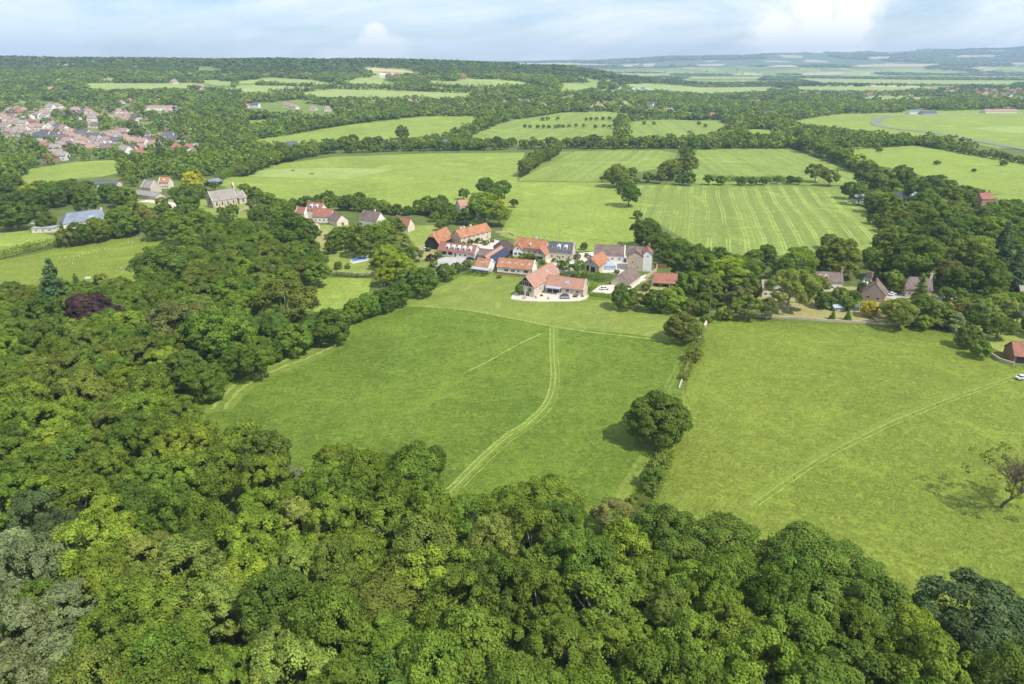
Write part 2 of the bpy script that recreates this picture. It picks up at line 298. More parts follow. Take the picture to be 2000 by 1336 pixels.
# ------------------------------------------------------------------ object helpers
def tag(o, label=None, cat=None, group=None, kind=None):
    if label: o['label'] = label
    if cat: o['category'] = cat
    if group: o['group'] = group
    if kind: o['kind'] = kind
    return o
def link(o, parent=None):
    COL.objects.link(o)
    if parent is not None: o.parent = parent
    return o
def empty(name, loc, rz=0.0, label=None, cat=None, group=None):
    o = bpy.data.objects.new(name, None); o.empty_display_size = 0.5
    o.location = loc; o.rotation_euler = (0, 0, rz); link(o); return tag(o, label, cat, group)
class MB:
    def __init__(s): s.v = []; s.f = []; s.m = []; s.mats = []
    def mi(s, m):
        if m not in s.mats: s.mats.append(m)
        return s.mats.index(m)
    def face(s, pts, m):
        b = len(s.v); s.v += [tuple(p) for p in pts]; s.f.append(tuple(range(b, b + len(pts)))); s.m.append(s.mi(m))
    def solid(s, verts, faces, m):
        b = len(s.v); s.v += [tuple(p) for p in verts]
        for f in faces: s.f.append(tuple(b + i for i in f)); s.m.append(s.mi(m))
    def box(s, x0, x1, y0, y1, z0, z1, m):
        s.solid([(x0, y0, z0), (x1, y0, z0), (x1, y1, z0), (x0, y1, z0), (x0, y0, z1), (x1, y0, z1), (x1, y1, z1), (x0, y1, z1)],
                [(0, 3, 2, 1), (4, 5, 6, 7), (0, 1, 5, 4), (1, 2, 6, 5), (2, 3, 7, 6), (3, 0, 4, 7)], m)
    def prism(s, poly, axis, a, b, m):
        """extrude a 2D outline along an axis; poly gives the two other coordinates"""
        n = len(poly)
        def P(p, k): return (k, p[0], p[1]) if axis == 'x' else ((p[0], k, p[1]) if axis == 'y' else (p[0], p[1], k))
        vs = [P(p, a) for p in poly] + [P(p, b) for p in poly]
        fs = [tuple(range(n))[::-1], tuple(range(n, 2 * n))] + [(i, (i + 1) % n, n + (i + 1) % n, n + i) for i in range(n)]
        s.solid(vs, fs, m)
    def tube(s, pts, rad, m, k=6):
        b = len(s.v); n = len(pts); M_ = s.mi(m)
        for i, p in enumerate(pts):
            p = Vector(p); q = Vector(pts[min(i + 1, n - 1)]) - Vector(pts[max(i - 1, 0)])
            q = q.normalized() if q.length > 1e-6 else Vector((0, 0, 1))
            a = q.orthogonal().normalized(); c = q.cross(a)
            for j in range(k):
                t = 2 * math.pi * j / k; s.v.append(tuple(p + (a * math.cos(t) + c * math.sin(t)) * rad[i]))
        for i in range(n - 1):
            for j in range(k):
                s.f.append((b + i * k + j, b + i * k + (j + 1) % k, b + (i + 1) * k + (j + 1) % k, b + (i + 1) * k + j)); s.m.append(M_)
        s.f.append(tuple(b + j for j in range(k))[::-1]); s.m.append(M_)
        s.f.append(tuple(b + (n - 1) * k + j for j in range(k))); s.m.append(M_)
    def mesh(s, name):
        me = bpy.data.meshes.new(name); me.from_pydata(s.v, [], s.f)
        for m in s.mats: me.materials.append(MATS[m])
        me.polygons.foreach_set('material_index', s.m); me.update()
        bm = bmesh.new(); bm.from_mesh(me); bmesh.ops.recalc_face_normals(bm, faces=bm.faces); bm.to_mesh(me); bm.free()
        return me
    def build(s, name, parent=None, loc=None, rz=None):
        o = bpy.data.objects.new(name, s.mesh(name)); link(o, parent)
        if loc is not None: o.location = loc
        if rz is not None: o.rotation_euler = (0, 0, rz)
        return o
def copy_tree(o, parent=None):
    c = o.copy(); COL.objects.link(c); c.parent = parent
    for ch in list(o.children): copy_tree(ch, c)
    return c

# ------------------------------------------------------------------ ground: one sheet to beyond the hills
ys = np.concatenate([np.linspace(-300, 1000, 14), np.linspace(1030, 3400, 90), np.geomspace(3450, 12600, 70)])
us = np.linspace(-1, 1, 141)
half = np.maximum(700, ys * 0.80 + 250); half = np.minimum(half, 10300)
X = us[None, :] * half[:, None]; Y = np.repeat(ys[:, None], len(us), 1); Z = T(X, Y)
V = np.stack([X, Y, Z], -1).reshape(-1, 3); nu = len(us)
Fq = [(i * nu + j, i * nu + j + 1, (i + 1) * nu + j + 1, (i + 1) * nu + j) for i in range(len(ys) - 1) for j in range(nu - 1)]
me = bpy.data.meshes.new('ground'); me.from_pydata(V.tolist(), [], Fq); me.materials.append(MATS['rough_ground'])
for p in me.polygons: p.use_smooth = True
link(tag(bpy.data.objects.new('ground', me), kind='structure'))

FIELDS = []      # photo outlines kept free of scattered trees
def sheet(name, poly, mat, lift=0.03, keep=True, h=0.0, cat=None):
    """a field or surface laid on the terrain where the photo shows it"""
    pts = [G(x, y, 0) for x, y in poly]
    far = max(p.y for p in pts)
    bm = bmesh.new(); vs = [bm.verts.new(p) for p in pts]
    bm.faces.new(vs); bmesh.ops.triangulate(bm, faces=bm.faces[:])
    if far > 1040:
        for _ in range(7):
            long = [e for e in bm.edges if e.calc_length() > max(22, 0.02 * e.verts[0].co.y)]
            if not long or len(bm.verts) > 14000: break
            bmesh.ops.subdivide_edges(bm, edges=long, cuts=1); bmesh.ops.triangulate(bm, faces=[f for f in bm.faces if len(f.verts) > 3])
    for v_ in bm.verts:
        v_.co.z = float(T(v_.co.x, v_.co.y)) + lift + (max(0.0, v_.co.y - 1000) * 0.0006)
    for f in bm.faces:
        if f.normal.z < 0: f.normal_flip()
        f.smooth = True
    me = bpy.data.meshes.new(name); bm.to_mesh(me); bm.free(); me.materials.append(MATS[mat])
    link(tag(bpy.data.objects.new(name, me), kind='structure'))
    if keep: FIELDS.append(poly)
def ribbon(name, pts, width, mat, lift=0.06, wheels=False, jit=0.25, seed=1):
    """track: a strip following a line of photo points; wheels = two wheel lines"""
    rr = random.Random(seed)
    P = [G(x, y) for x, y in pts]
    Q = []
    for i in range(len(P) - 1):
        p0, p1, p2, p3 = P[max(i - 1, 0)], P[i], P[i + 1], P[min(i + 2, len(P) - 1)]
        n = max(2, int((p2 - p1).length / 1.8))
        for k in range(n):
            t = k / n
            Q.append(0.5 * ((2 * p1) + (p2 - p0) * t + (2 * p0 - 5 * p1 + 4 * p2 - p3) * t * t + (3 * p1 - p0 - 3 * p2 + p3) * t ** 3))
    Q.append(P[-1])
    mb = MB()
    offs = [(-width / 2, width / 2)] if not wheels else [(-width / 2, -width / 2 + wheels), (width / 2 - wheels, width / 2)]
    for a, b in offs:
        prev = None
        for i, q in enumerate(Q):
            d_ = (Q[min(i + 1, len(Q) - 1)] - Q[max(i - 1, 0)]); d_.z = 0; d_.normalize(); nrm = Vector((-d_.y, d_.x, 0))
            ja, jb = rr.uniform(-jit, jit), rr.uniform(-jit, jit)
            A = q + nrm * (a + ja); B = q + nrm * (b + jb)
            for r_ in (A, B): r_.z = float(T(r_.x, r_.y)) + lift + max(0.0, r_.y - 1000) * 0.0006
            if prev and (not wheels or rr.random() > 0.01): mb.face([prev[0], prev[1], B, A], mat)
            prev = (A, B)
    tag(mb.build(name), kind='structure')

sheet('field', [(-60, 1500), (-60, 560), (300, 540), (600, 620), (690, 600), (800, 545), (905, 535), (1000, 528), (1210, 560), (1400, 600), (1500, 626), (1700, 634), (1790, 640), (1850, 650), (1960, 712), (2100, 730), (2100, 1500)], 'meadow', 0.03, keep=False)
sheet('field', [(1376, 640), (1420, 628), (1600, 634), (1790, 640), (1850, 652), (1960, 715), (2100, 745), (2100, 1400), (1300, 1400), (1262, 960), (1290, 870), (1330, 770), (1345, 720)], 'pasture', 0.06, keep=False)
sheet('field', [(782, 598), (900, 604), (1040, 632), (1100, 642), (1230, 652), (1335, 672), (1372, 628), (1350, 605), (1250, 592), (1150, 585), (1100, 560), (1050, 530), (1000, 528), (900, 540), (860, 560), (810, 582)], 'lawn', 0.09, keep=False)
sheet('field', [(-60, 520), (60, 498), (150, 476), (260, 463), (350, 462), (398, 474), (400, 490), (330, 530), (240, 570), (100, 620), (-60, 640)], 'pasture', 0.12)
sheet('field', [(-20, 458), (50, 450), (112, 462), (110, 474), (60, 490), (-20, 510)], 'hayfield', 0.12)
sheet('field', [(40, 348), (60, 330), (150, 316), (236, 312), (240, 336), (200, 345), (120, 352), (60, 362)], 'hayfield', 0.12)
sheet('field', [(560, 552), (600, 542), (726, 544), (720, 575), (690, 600), (620, 610), (560, 600)], 'hayfield', 0.12)
sheet('field', [(430, 362), (440, 350), (500, 330), (560, 318), (650, 307), (830, 300), (1025, 298), (1016, 330), (1010, 350), (1016, 380), (1012, 410), (935, 408), (830, 415), (700, 412), (540, 400), (470, 378)], 'hayfield', 0.12)
sheet('field', [(448, 343), (500, 332), (640, 328), (770, 331), (680, 351), (560, 347), (490, 345)], 'cut_strip', 0.2, keep=False)
sheet('field', [(1092, 297), (1200, 294), (1290, 294), (1322, 300), (1310, 325), (1200, 345), (1172, 356), (1012, 353), (1050, 325)], 'crop_b', 0.12)
sheet('field', [(1362, 294), (1420, 291), (1545, 291), (1600, 312), (1700, 348), (1660, 362), (1360, 360), (1340, 340)], 'crop_c', 0.12)
sheet('field', [(1012, 355), (1172, 357), (1232, 362), (1256, 395), (1250, 440), (1262, 485), (1130, 492), (1010, 470), (975, 460), (985, 440), (1016, 385)], 'hayfield', 0.14)
sheet('field', [(1238, 362), (1500, 362), (1655, 365), (1690, 410), (1720, 460), (1700, 500), (1600, 500), (1400, 500), (1340, 470), (1290, 440), (1258, 440)], 'crop_a', 0.16)
sheet('field', [(500, 282), (505, 270), (650, 248), (820, 228), (945, 227), (900, 262), (780, 276), (640, 278)], 'hayfield', 0.15)
sheet('field', [(480, 235), (600, 231), (596, 238), (480, 245)], 'hayfield', 0.15)
sheet('field', [(905, 272), (960, 248), (1010, 232), (1100, 220), (1204, 218), (1206, 278), (1080, 283), (960, 282)], 'crop_b', 0.15)
sheet('field', [(1222, 240), (1300, 234), (1415, 236), (1425, 250), (1400, 264), (1290, 276), (1225, 278)], 'crop_c', 0.15)
sheet('field', [(1425, 262), (1470, 252), (1530, 256), (1500, 266)], 'hayfield', 0.15)
sheet('field', [(1520, 242), (1600, 228), (1640, 222), (1700, 222), (1900, 215), (2040, 214), (2040, 290), (1950, 290), (1850, 272), (1650, 258)], 'hayfield', 0.15)
sheet('field', [(1620, 292), (1700, 286), (1790, 284), (1900, 302), (2040, 322), (2040, 378), (1930, 380), (1860, 358), (1740, 328), (1690, 320)], 'hayfield', 0.15)
sheet('field', [(1936, 382), (2040, 372), (2040, 404), (1970, 404)], 'hayfield', 0.18)
sheet('field', [(1890, 250), (2040, 246), (2040, 262), (1950, 260)], 'cut_strip', 0.3, keep=False)
FAR = [
 ('far_field', [(505, 151), (600, 156), (655, 164), (740, 165), (700, 176), (560, 166), (500, 166)]),
 ('far_field', [(670, 164), (690, 154), (735, 150), (775, 165), (790, 172), (740, 172)]),
 ('far_field', [(470, 167), (620, 170), (600, 178), (530, 182), (470, 178)]),
 ('far_field', [(550, 188), (640, 175), (760, 176), (925, 183), (918, 194), (780, 196), (560, 190)]),
 ('far_field', [(820, 158), (980, 160), (995, 173), (935, 176), (830, 166)]),
 ('far_field', [(140, 164), (390, 162), (370, 173), (190, 176)]),
 ('far_field', [(20, 168), (75, 168), (70, 174), (20, 174)]),
 ('far_field', [(190, 155), (225, 152), (225, 160), (195, 161)]),
 ('far_field', [(368, 155), (455, 160), (460, 168), (420, 168)]),
 ('far_field', [(462, 168), (500, 166), (500, 182), (440, 184), (420, 178)]),
 ('far_field', [(1090, 163), (1178, 163), (1165, 178), (1125, 188), (1088, 188)]),
 ('far_field', [(1220, 166), (1260, 163), (1500, 170), (1560, 178), (1400, 186), (1230, 176)]),
 ('far_field', [(1160, 200), (1230, 200), (1220, 208), (1130, 206)]),
 ('far_field', [(1520, 153), (1990, 159), (1980, 168), (1600, 164)]),
 ('far_field', [(1540, 169), (1900, 172), (1730, 183), (1560, 178)]),
 ('far_field', [(1665, 192), (1865, 189), (1850, 197), (1680, 199)]),
 ('far_field', [(1195, 144), (1320, 144), (1300, 150), (1210, 149)]),
 ('far_field', [(1330, 150), (1500, 150), (1480, 156), (1350, 155)]),
 ('stubble', [(1560, 143), (1650, 141), (1645, 147), (1570, 148)]),
 ('stubble', [(1650, 128), (1740, 124), (1850, 126), (1800, 131), (1680, 132)]),
 ('stubble', [(1000, 124), (1090, 123), (1200, 126), (1150, 129), (1010, 128)]),
 ('stubble', [(1215, 127), (1250, 125), (1240, 131), (1215, 131)]),
 ('stubble', [(1255, 126), (1280, 124), (1275, 131), (1258, 131)]),
 ('stubble', [(1500, 129), (1560, 127), (1558, 132), (1505, 132)]),
 ('stubble', [(1690, 112), (1745, 110), (1740, 116), (1700, 117)]),
 ('stubble', [(1860, 109), (1960, 107), (1950, 112), (1870, 114)]),
 ('stubble', [(1970, 124), (2040, 123), (2040, 127), (1975, 128)]),
 ('stubble', [(1360, 127), (1420, 125), (1400, 130), (1365, 130)]),
]
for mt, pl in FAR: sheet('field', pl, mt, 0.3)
HAZE = 0.00009
# ------------------------------------------------------------------ foliage
rng = np.random.default_rng(11)
def unit(v): return v / np.maximum(np.linalg.norm(v, axis=-1, keepdims=True), 1e-6)
def leaf_quads(pos, nrm, size, rng, aspect=0.75):
    """one small bent leaf clump per point: (n,4,3)"""
    n = len(pos); r = unit(rng.normal(size=(n, 3))); a = unit(np.cross(nrm, r)); b = np.cross(nrm, a)
    s = size * rng.uniform(0.5, 1.45, (n, 1)); a = a * s * 0.5; b = b * s * 0.5 * aspect
    bend = nrm * s * 0.16
    return np.stack([pos - a - bend, pos - b + bend, pos + a - bend, pos + b + bend], 1)
def crown_broad(R, z0, z1, nprim, nsub, nleaf, size, seed, flat=1.0, spread=0.62, prim=0.42, subf=0.36, gaps=0.06, droop=0.0, nj=0.38):
    rng = np.random.default_rng(seed)
    zc = (z0 + z1) / 2; ax = np.array([R, R, (z1 - z0) / 2 * flat])
    k = np.arange(nprim) + 0.5; ph = np.arccos(1 - 1.72 * k / nprim); th = math.pi * (1 + 5 ** .5) * k + rng.uniform(0, 6)
    D = np.stack([np.cos(th) * np.sin(ph), np.sin(th) * np.sin(ph), np.cos(ph)], 1) + rng.normal(size=(nprim, 3)) * 0.16
    D = unit(D); pr = prim * R * rng.uniform(0.75, 1.25, nprim)
    PC = np.array([0, 0, zc]) + D * ax * (spread * rng.uniform(0.82, 1.16, (nprim, 1)))
    PC[:, :2] += rng.normal(size=2) * 0.05 * R
    P, N, TN = [], [], []
    for i in range(nprim):
        for j in range(nsub):
            if rng.random() < gaps: continue
            d = unit(rng.normal(size=3) + D[i] * 1.0 + np.array([0, 0, 0.35]))
            c = PC[i] + d * pr[i] * rng.uniform(0.5, 0.85); rs = subf * pr[i] * rng.uniform(0.7, 1.35) * 1.15
            m = max(4, int(nleaf * (rs / (subf * pr[i])) ** 1.5))
            q = unit(rng.normal(size=(m, 3)) + d * 0.75 + np.array([0, 0, 0.25]))
            p = c + q * rs * rng.uniform(0.72, 1.12, (m, 1)) * np.array([1.15, 1.15, 0.8])
            p[:, 2] -= droop * rng.uniform(0, 1, m) ** 2 * R
            P.append(p); N.append(unit(q * 0.75 + d * 0.3 + np.array([0, 0, 0.35]) + rng.normal(size=(m, 3)) * nj))
            v_ = rng.uniform(0.78, 1.22)
            TN.append(np.clip(v_ * rng.uniform(0.86, 1.14, (m, 1)), 0.5, 1.5) * np.array([1 + rng.uniform(-.07, .08), 1, 1 + rng.uniform(-.12, .12)]))
    P = np.concatenate(P); N = np.concatenate(N); TN = np.concatenate(TN)
    dist = np.min(np.linalg.norm(P[:, None, :] - PC[None], axis=2) / pr[None], axis=1)
    keep = (dist > 0.55) & (P[:, 2] > z0 * 0.55)
    P, N, TN = P[keep], N[keep], TN[keep]
    return leaf_quads(P, N, size, rng), TN
def crown_conifer(R, H, tiers, per, size, seed, z0=0.08):
    rng = np.random.default_rng(seed); P, N, TN = [], [], []
    for i in range(tiers):
        f = i / tiers; z = H * (z0 + (1 - z0) * f); rr = R * (1 - f) ** 0.85 * rng.uniform(0.85, 1.12) + 0.15
        nb = max(5, int(13 * (1 - f) + 4))
        for b in range(nb):
            a = rng.uniform(0, 6.283); L = rr * rng.uniform(0.75, 1.1)
            m = max(4, int(per * (0.3 + L / R))); t = rng.uniform(0.25, 1, m) ** 0.8
            w_ = 0.30 * L * (1.1 - t) + 0.15
            off = rng.normal(size=m) * w_ * 0.6
            p = np.stack([np.cos(a) * t * L - np.sin(a) * off, np.sin(a) * t * L + np.cos(a) * off, z - t ** 1.6 * L * 0.32 + rng.normal(size=m) * 0.12], 1)
            P.append(p); N.append(unit(np.array([np.cos(a) * .5, np.sin(a) * .5, 0.9]) + rng.normal(size=(m, 3)) * 0.35))
            TN.append(np.full((m, 3), rng.uniform(0.8, 1.2)) * rng.uniform(.9, 1.1, (m, 1)))
    P = np.concatenate(P); N = np.concatenate(N); TN = np.concatenate(TN)
    return leaf_quads(P, N, size, rng, 0.6), TN
def quads_mesh(name, Q, TN, mat='leaves'):
    n = len(Q); me = bpy.data.meshes.new(name)
    me.vertices.add(n * 4); me.vertices.foreach_set('co', np.ascontiguousarray(Q, dtype=np.float32).ravel())
    me.loops.add(n * 4); me.loops.foreach_set('vertex_index', np.arange(n * 4, dtype=np.int32))
    me.polygons.add(n); me.polygons.foreach_set('loop_start', np.arange(0, n * 4, 4, dtype=np.int32))
    try: me.polygons.foreach_set('loop_total', np.full(n, 4, dtype=np.int32))
    except Exception: pass
    me.materials.append(MATS[mat]); me.update(calc_edges=True)
    at = me.attributes.new('tint', 'FLOAT_VECTOR', 'FACE'); at.data.foreach_set('vector', np.ascontiguousarray(TN, dtype=np.float32).ravel())
    return me
def trunk_mesh(name, R, z0, z1, seed, rad=0.34, limbs=6, mat='bark'):
    rr = random.Random(seed); mb = MB(); top = z0 + (z1 - z0) * 0.6
    pts = [(0, 0, -0.4), (0.02, 0.03, 0.6), (rr.uniform(-.2, .2), rr.uniform(-.2, .2), z0), (rr.uniform(-.5, .5), rr.uniform(-.5, .5), top)]
    mb.tube(pts, [rad * 1.5, rad, rad * 0.8, rad * 0.3], mat, 7)
    for i in range(limbs):
        a = 6.283 * i / limbs + rr.uniform(-.4, .4); zz = z0 * rr.uniform(0.75, 1.0) + (top - z0) * rr.uniform(0, 0.5); L = R * rr.uniform(.55, .8)
        e = Vector((math.cos(a) * L, math.sin(a) * L, zz + L * rr.uniform(0.35, 0.9)))
        s_ = Vector((pts[2][0] * .8, pts[2][1] * .8, zz)); mdl = s_.lerp(e, .5) + Vector((0, 0, -.06 * L))
        mb.tube([s_, mdl, e], [rad * .45, rad * .3, rad * .08], mat, 5)
    return mb.mesh(name)
def bare_mesh(name, R, H, seed, mat='dead_wood', depth=5, nb=3, up=0.5, rad=0.32):
    rr = random.Random(seed); mb = MB()
    def grow(p, d, L, r, k):
        pts = [p]; q = p.copy(); dd = d.copy()
        for _ in range(3):
            dd = (dd + Vector((rr.uniform(-.22, .22), rr.uniform(-.22, .22), rr.uniform(-.1, .2)))).normalized(); q = q + dd * L / 3; pts.append(q.copy())
        mb.tube(pts, [r, r * .85, r * .72, r * .58], mat, 6 if k > 3 else 4)
        if k <= 0: return
        for _ in range(nb if k > 1 else 2):
            nd = (dd + Vector((rr.uniform(-1, 1), rr.uniform(-1, 1), rr.uniform(-.5, .8) * up)) * 0.85).normalized()
            st = pts[rr.choice([1, 2, 3, 3])]
            grow(st, nd, L * rr.uniform(.58, .82), r * .55, k - 1)
    grow(Vector((0, 0, -.3)), Vector((0.05, 0, 1)), H * .36, rad, depth)
    me = mb.mesh(name)
    # bring the outline to the wanted spread and height
    co = np.empty(len(me.vertices) * 3, np.float32); me.vertices.foreach_get('co', co); co = co.reshape(-1, 3)
    fx = R / max(np.percentile(np.hypot(co[:, 0], co[:, 1]), 98), .1); fz = H / co[:, 2].max()
    k_ = np.clip(co[:, 2:3] / (H * .3), 0, 1)
    co[:, :2] *= 1 + (fx - 1) * k_; co[:, 2] *= fz
    me.vertices.foreach_set('co', co.ravel()); me.update(); return me

PROTO = {}   # kind -> list of (crown mesh, trunk mesh, R, H)
def proto(kind, R, H, crown, trunk): PROTO.setdefault(kind, []).append((crown, trunk, R, H))
for i in range(7):                                     # big rounded crowns, full detail
    R, H = 6.5, 15.0
    q, t = crown_broad(R, 2.4, H, 18 + i % 3 * 4, 22, 48, 0.37, 100 + i, subf=0.25, gaps=0.14, prim=(0.40, 0.44, 0.36)[i % 3], spread=(0.62, 0.58, 0.68)[i % 3])
    proto('broad', R, H, quads_mesh('crown', q, t), trunk_mesh('trunk', R, 3.0, H, i))
for i in range(4):                                     # full crowns that come down near the ground
    R, H = 6.5, 13.0
    q, t = crown_broad(R, 0.5, H, 34, 15, 44, 0.40, 150 + i, subf=0.27, gaps=0.10, prim=0.34, spread=0.70)
    proto('dome', R, H, quads_mesh('crown', q, t), trunk_mesh('trunk', R, 2.0, H, 70 + i))
q, t = crown_broad(6.5, 0.3, 13.0, 48, 16, 40, 0.38, 190, subf=0.28, gaps=0.05, prim=0.34, spread=0.68)
proto('full', 6.5, 13.0, quads_mesh('crown', q, t), trunk_mesh('trunk', 6.5, 2.0, 13, 90))
for i in range(3):                                     # airy willow-like crowns
    R, H = 6.0, 15.0
    q, t = crown_broad(R, 2.2, H, 24, 15, 40, 0.38, 200 + i, prim=0.30, subf=0.32, spread=0.72, gaps=0.16, droop=0.12)
    proto('airy', R, H, quads_mesh('crown', q, t), trunk_mesh('trunk', R, 3.2, H, 20 + i, limbs=9, mat='pale_bark'))
for i in range(4):                                     # mid distance
    R, H = 5.5, 12.0
    q, t = crown_broad(R, 0.9, H, 15, 12, 30, 0.62, 300 + i, subf=0.30, prim=0.42, spread=0.6)
    proto('mid', R, H, quads_mesh('crown', q, t), trunk_mesh('trunk', R, 2.2, H, 30 + i, limbs=4))
for i in range(3):                                     # far
    R, H = 5.5, 11.0
    q, t = crown_broad(R, 0.2, H, 10, 5, 20, 1.2, 400 + i, prim=0.46, spread=0.55)
    proto('far', R, H, quads_mesh('crown', q, t), trunk_mesh('trunk', R, 1.2, H, 40 + i, limbs=0))
for i in range(2):
    q, t = crown_conifer(4.0, 15.0, 24, 26, 0.55, 500 + i)
    proto('conifer', 4.0, 15.0, quads_mesh('crown', q, t), trunk_mesh('trunk', 1.0, 7, 15, 50 + i, limbs=0))
for i in range(2):                                     # tall columns
    q, t = crown_broad(3.0, 0.8, 14.0, 18, 6, 40, 0.6, 600 + i, prim=0.5, spread=0.62)
    proto('column', 3.0, 14.0, quads_mesh('crown', q, t), trunk_mesh('trunk', 1.6, 2, 14, 60 + i, limbs=3))
for i in range(3):
    q, t = crown_broad(2.4, 0.1, 3.4, 9, 6, 34, 0.42, 700 + i, prim=0.45, spread=0.55)
    proto('bush', 2.4, 3.4, quads_mesh('bush', q, t), None)
q, t = crown_broad(6.4, 2.5, 12.5, 20, 4, 34, 0.34, 860, subf=0.34, gaps=0.52, prim=0.30, spread=0.80)
proto('stag', 6.0, 13.5, quads_mesh('crown', q, t), bare_mesh('trunk', 6.6, 14.5, 861, mat='bark', depth=6, nb=4, rad=.34))
for i in range(3):
    proto('bare', 5.0, 13.0, bare_mesh('branches', 5.0, 13.0, 800 + i), None)

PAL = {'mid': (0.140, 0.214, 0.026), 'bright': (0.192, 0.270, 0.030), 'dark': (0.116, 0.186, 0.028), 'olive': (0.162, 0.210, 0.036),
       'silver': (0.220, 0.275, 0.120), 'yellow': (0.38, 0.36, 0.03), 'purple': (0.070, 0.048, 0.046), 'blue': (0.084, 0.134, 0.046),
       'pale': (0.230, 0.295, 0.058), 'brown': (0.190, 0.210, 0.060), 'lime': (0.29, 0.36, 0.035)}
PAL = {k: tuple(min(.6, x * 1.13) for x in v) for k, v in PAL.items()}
PW = {'mid': 'mid green', 'bright': 'bright green', 'dark': 'dark green', 'olive': 'olive green', 'silver': 'silvery green', 'yellow': 'golden yellow',
      'purple': 'dark purple', 'blue': 'blackish blue-green', 'pale': 'pale green', 'brown': 'brownish green', 'lime': 'lime green'}
TREES = []                # x, y, R of everything standing
def occupied(x, y, r):
    if not TREES: return False
    a = np.array(TREES); return bool(np.any((a[:, 0] - x) ** 2 + (a[:, 1] - y) ** 2 < (r + a[:, 2]) ** 2))
rt = random.Random(5)
def plant(x, y, R, H, kind, col, name, label, group=None, cat='tree', crown_only=False):
    me_c, me_t, R0, H0 = rt.choice(PROTO[kind])
    z = float(T(x, y)); c = PAL[col]; j = rt.uniform(0.82, 1.18); hj = rt.uniform(0.93, 1.10)
    colr = (c[0] * j * hj, c[1] * j, c[2] * j, 1)
    TREES.append((x, y, R))
    if me_t is None:
        o = bpy.data.objects.new(name, me_c); link(o); o.location = (x, y, z); tag(o, label, cat, group); o.color = colr
        o.rotation_euler = (0, 0, rt.uniform(0, 6.283)); o.scale = (R / R0, R / R0, H / H0); return o
    root = empty(name, (x, y, z), rt.uniform(0, 6.283), label, cat, group)
    root.rotation_euler = (rt.uniform(-.10, .10), rt.uniform(-.10, .10), rt.uniform(0, 6.283))
    root.scale = (R / R0, R / R0 * rt.uniform(0.9, 1.1), H / H0)
    a = link(bpy.data.objects.new('trunk', me_t), root)
    b = link(bpy.data.objects.new('crown', me_c), root); b.color = colr
    return root
def at_crown(px, py, Rpx, Hr, ratio=0.55):
    """a tree whose crown shows centred at px,py with radius Rpx photo pixels; Hr = height / radius"""
    R = Rpx / 3.0
    for _ in range(6):
        p = G(px, py, R * Hr * ratio); R = Rpx / pxm(p.x, p.y, p.z)
    return p.x, p.y, R, R * Hr

# areas named by what one can find there, for labels (checked in order, photo outlines of ground)
ZONES = [
 ([(420, 480), (700, 480), (760, 560), (640, 640), (420, 640)], 'in the belt between the small paddock and the wide meadow'),
 ([(-99, 520), (420, 470), (520, 700), (300, 780), (-99, 760)], 'in the old wood below the horse paddock'),
 ([(-99, 700), (480, 700), (640, 900), (300, 1000), (-99, 1000)], 'in the dense wood where the meadow corner tapers'),
 ([(1300, 900), (2100, 900), (2100, 1800), (1500, 1800)], 'in the wood below the sunny pasture'),
 ([(600, 780), (1320, 780), (1320, 1150), (600, 1150)], 'at the wood edge where the mown tracks end'),
 ([(-99, 950), (500, 950), (500, 2600), (-900, 2600)], 'deep in the wood away from the meadow'),
 ([(500, 950), (2600, 950), (2600, 2600), (500, 2600)], 'in the thick of the wood below the meadow'),
 ([(-99, 330), (400, 330), (400, 470), (-99, 520)], 'among the gardens around the long slate-roofed house'),
 ([(390, 330), (640, 330), (640, 520), (390, 520)], 'near the stone church'),
 ([(600, 380), (850, 380), (850, 560), (600, 560)], 'in the gardens round the white gabled house and pool'),
 ([(800, 340), (1040, 340), (1040, 560), (800, 560)], 'beside the orange-roofed farm buildings'),
 ([(1200, 430), (1480, 430), (1480, 660), (1200, 660)], 'behind the low red-roofed bungalow'),
 ([(1450, 430), (1700, 430), (1700, 660), (1450, 660)], 'around the cottages by the garden wall'),
 ([(1640, 330), (2100, 330), (2100, 720), (1640, 720)], 'in the tall wood beyond the brick gabled house'),
]
def zone(px, py, default='in the hedges between the fields'):
    for pl, tx in ZONES:
        if bool(inpoly(px, py, pl)): return tx
    return default
FORM = {'full': 'round-headed tree', 'broad': 'round-headed tree', 'dome': 'round-headed tree', 'airy': 'feathery willow', 'mid': 'round-headed tree', 'far': 'small tree', 'conifer': 'pointed conifer', 'column': 'tall narrow tree', 'bush': 'low bush', 'bare': 'leafless tree', 'stag': 'dying tree'}
NAMEOF = {'full': 'broadleaf_tree', 'broad': 'broadleaf_tree', 'dome': 'broadleaf_tree', 'airy': 'willow_tree', 'mid': 'broadleaf_tree', 'far': 'hedgerow_tree', 'conifer': 'conifer_tree', 'column': 'poplar_tree', 'bush': 'bush', 'bare': 'dead_tree', 'stag': 'dying_tree'}
CATOF = {'bush': 'bush', 'conifer': 'conifer tree', 'bare': 'dead tree'}
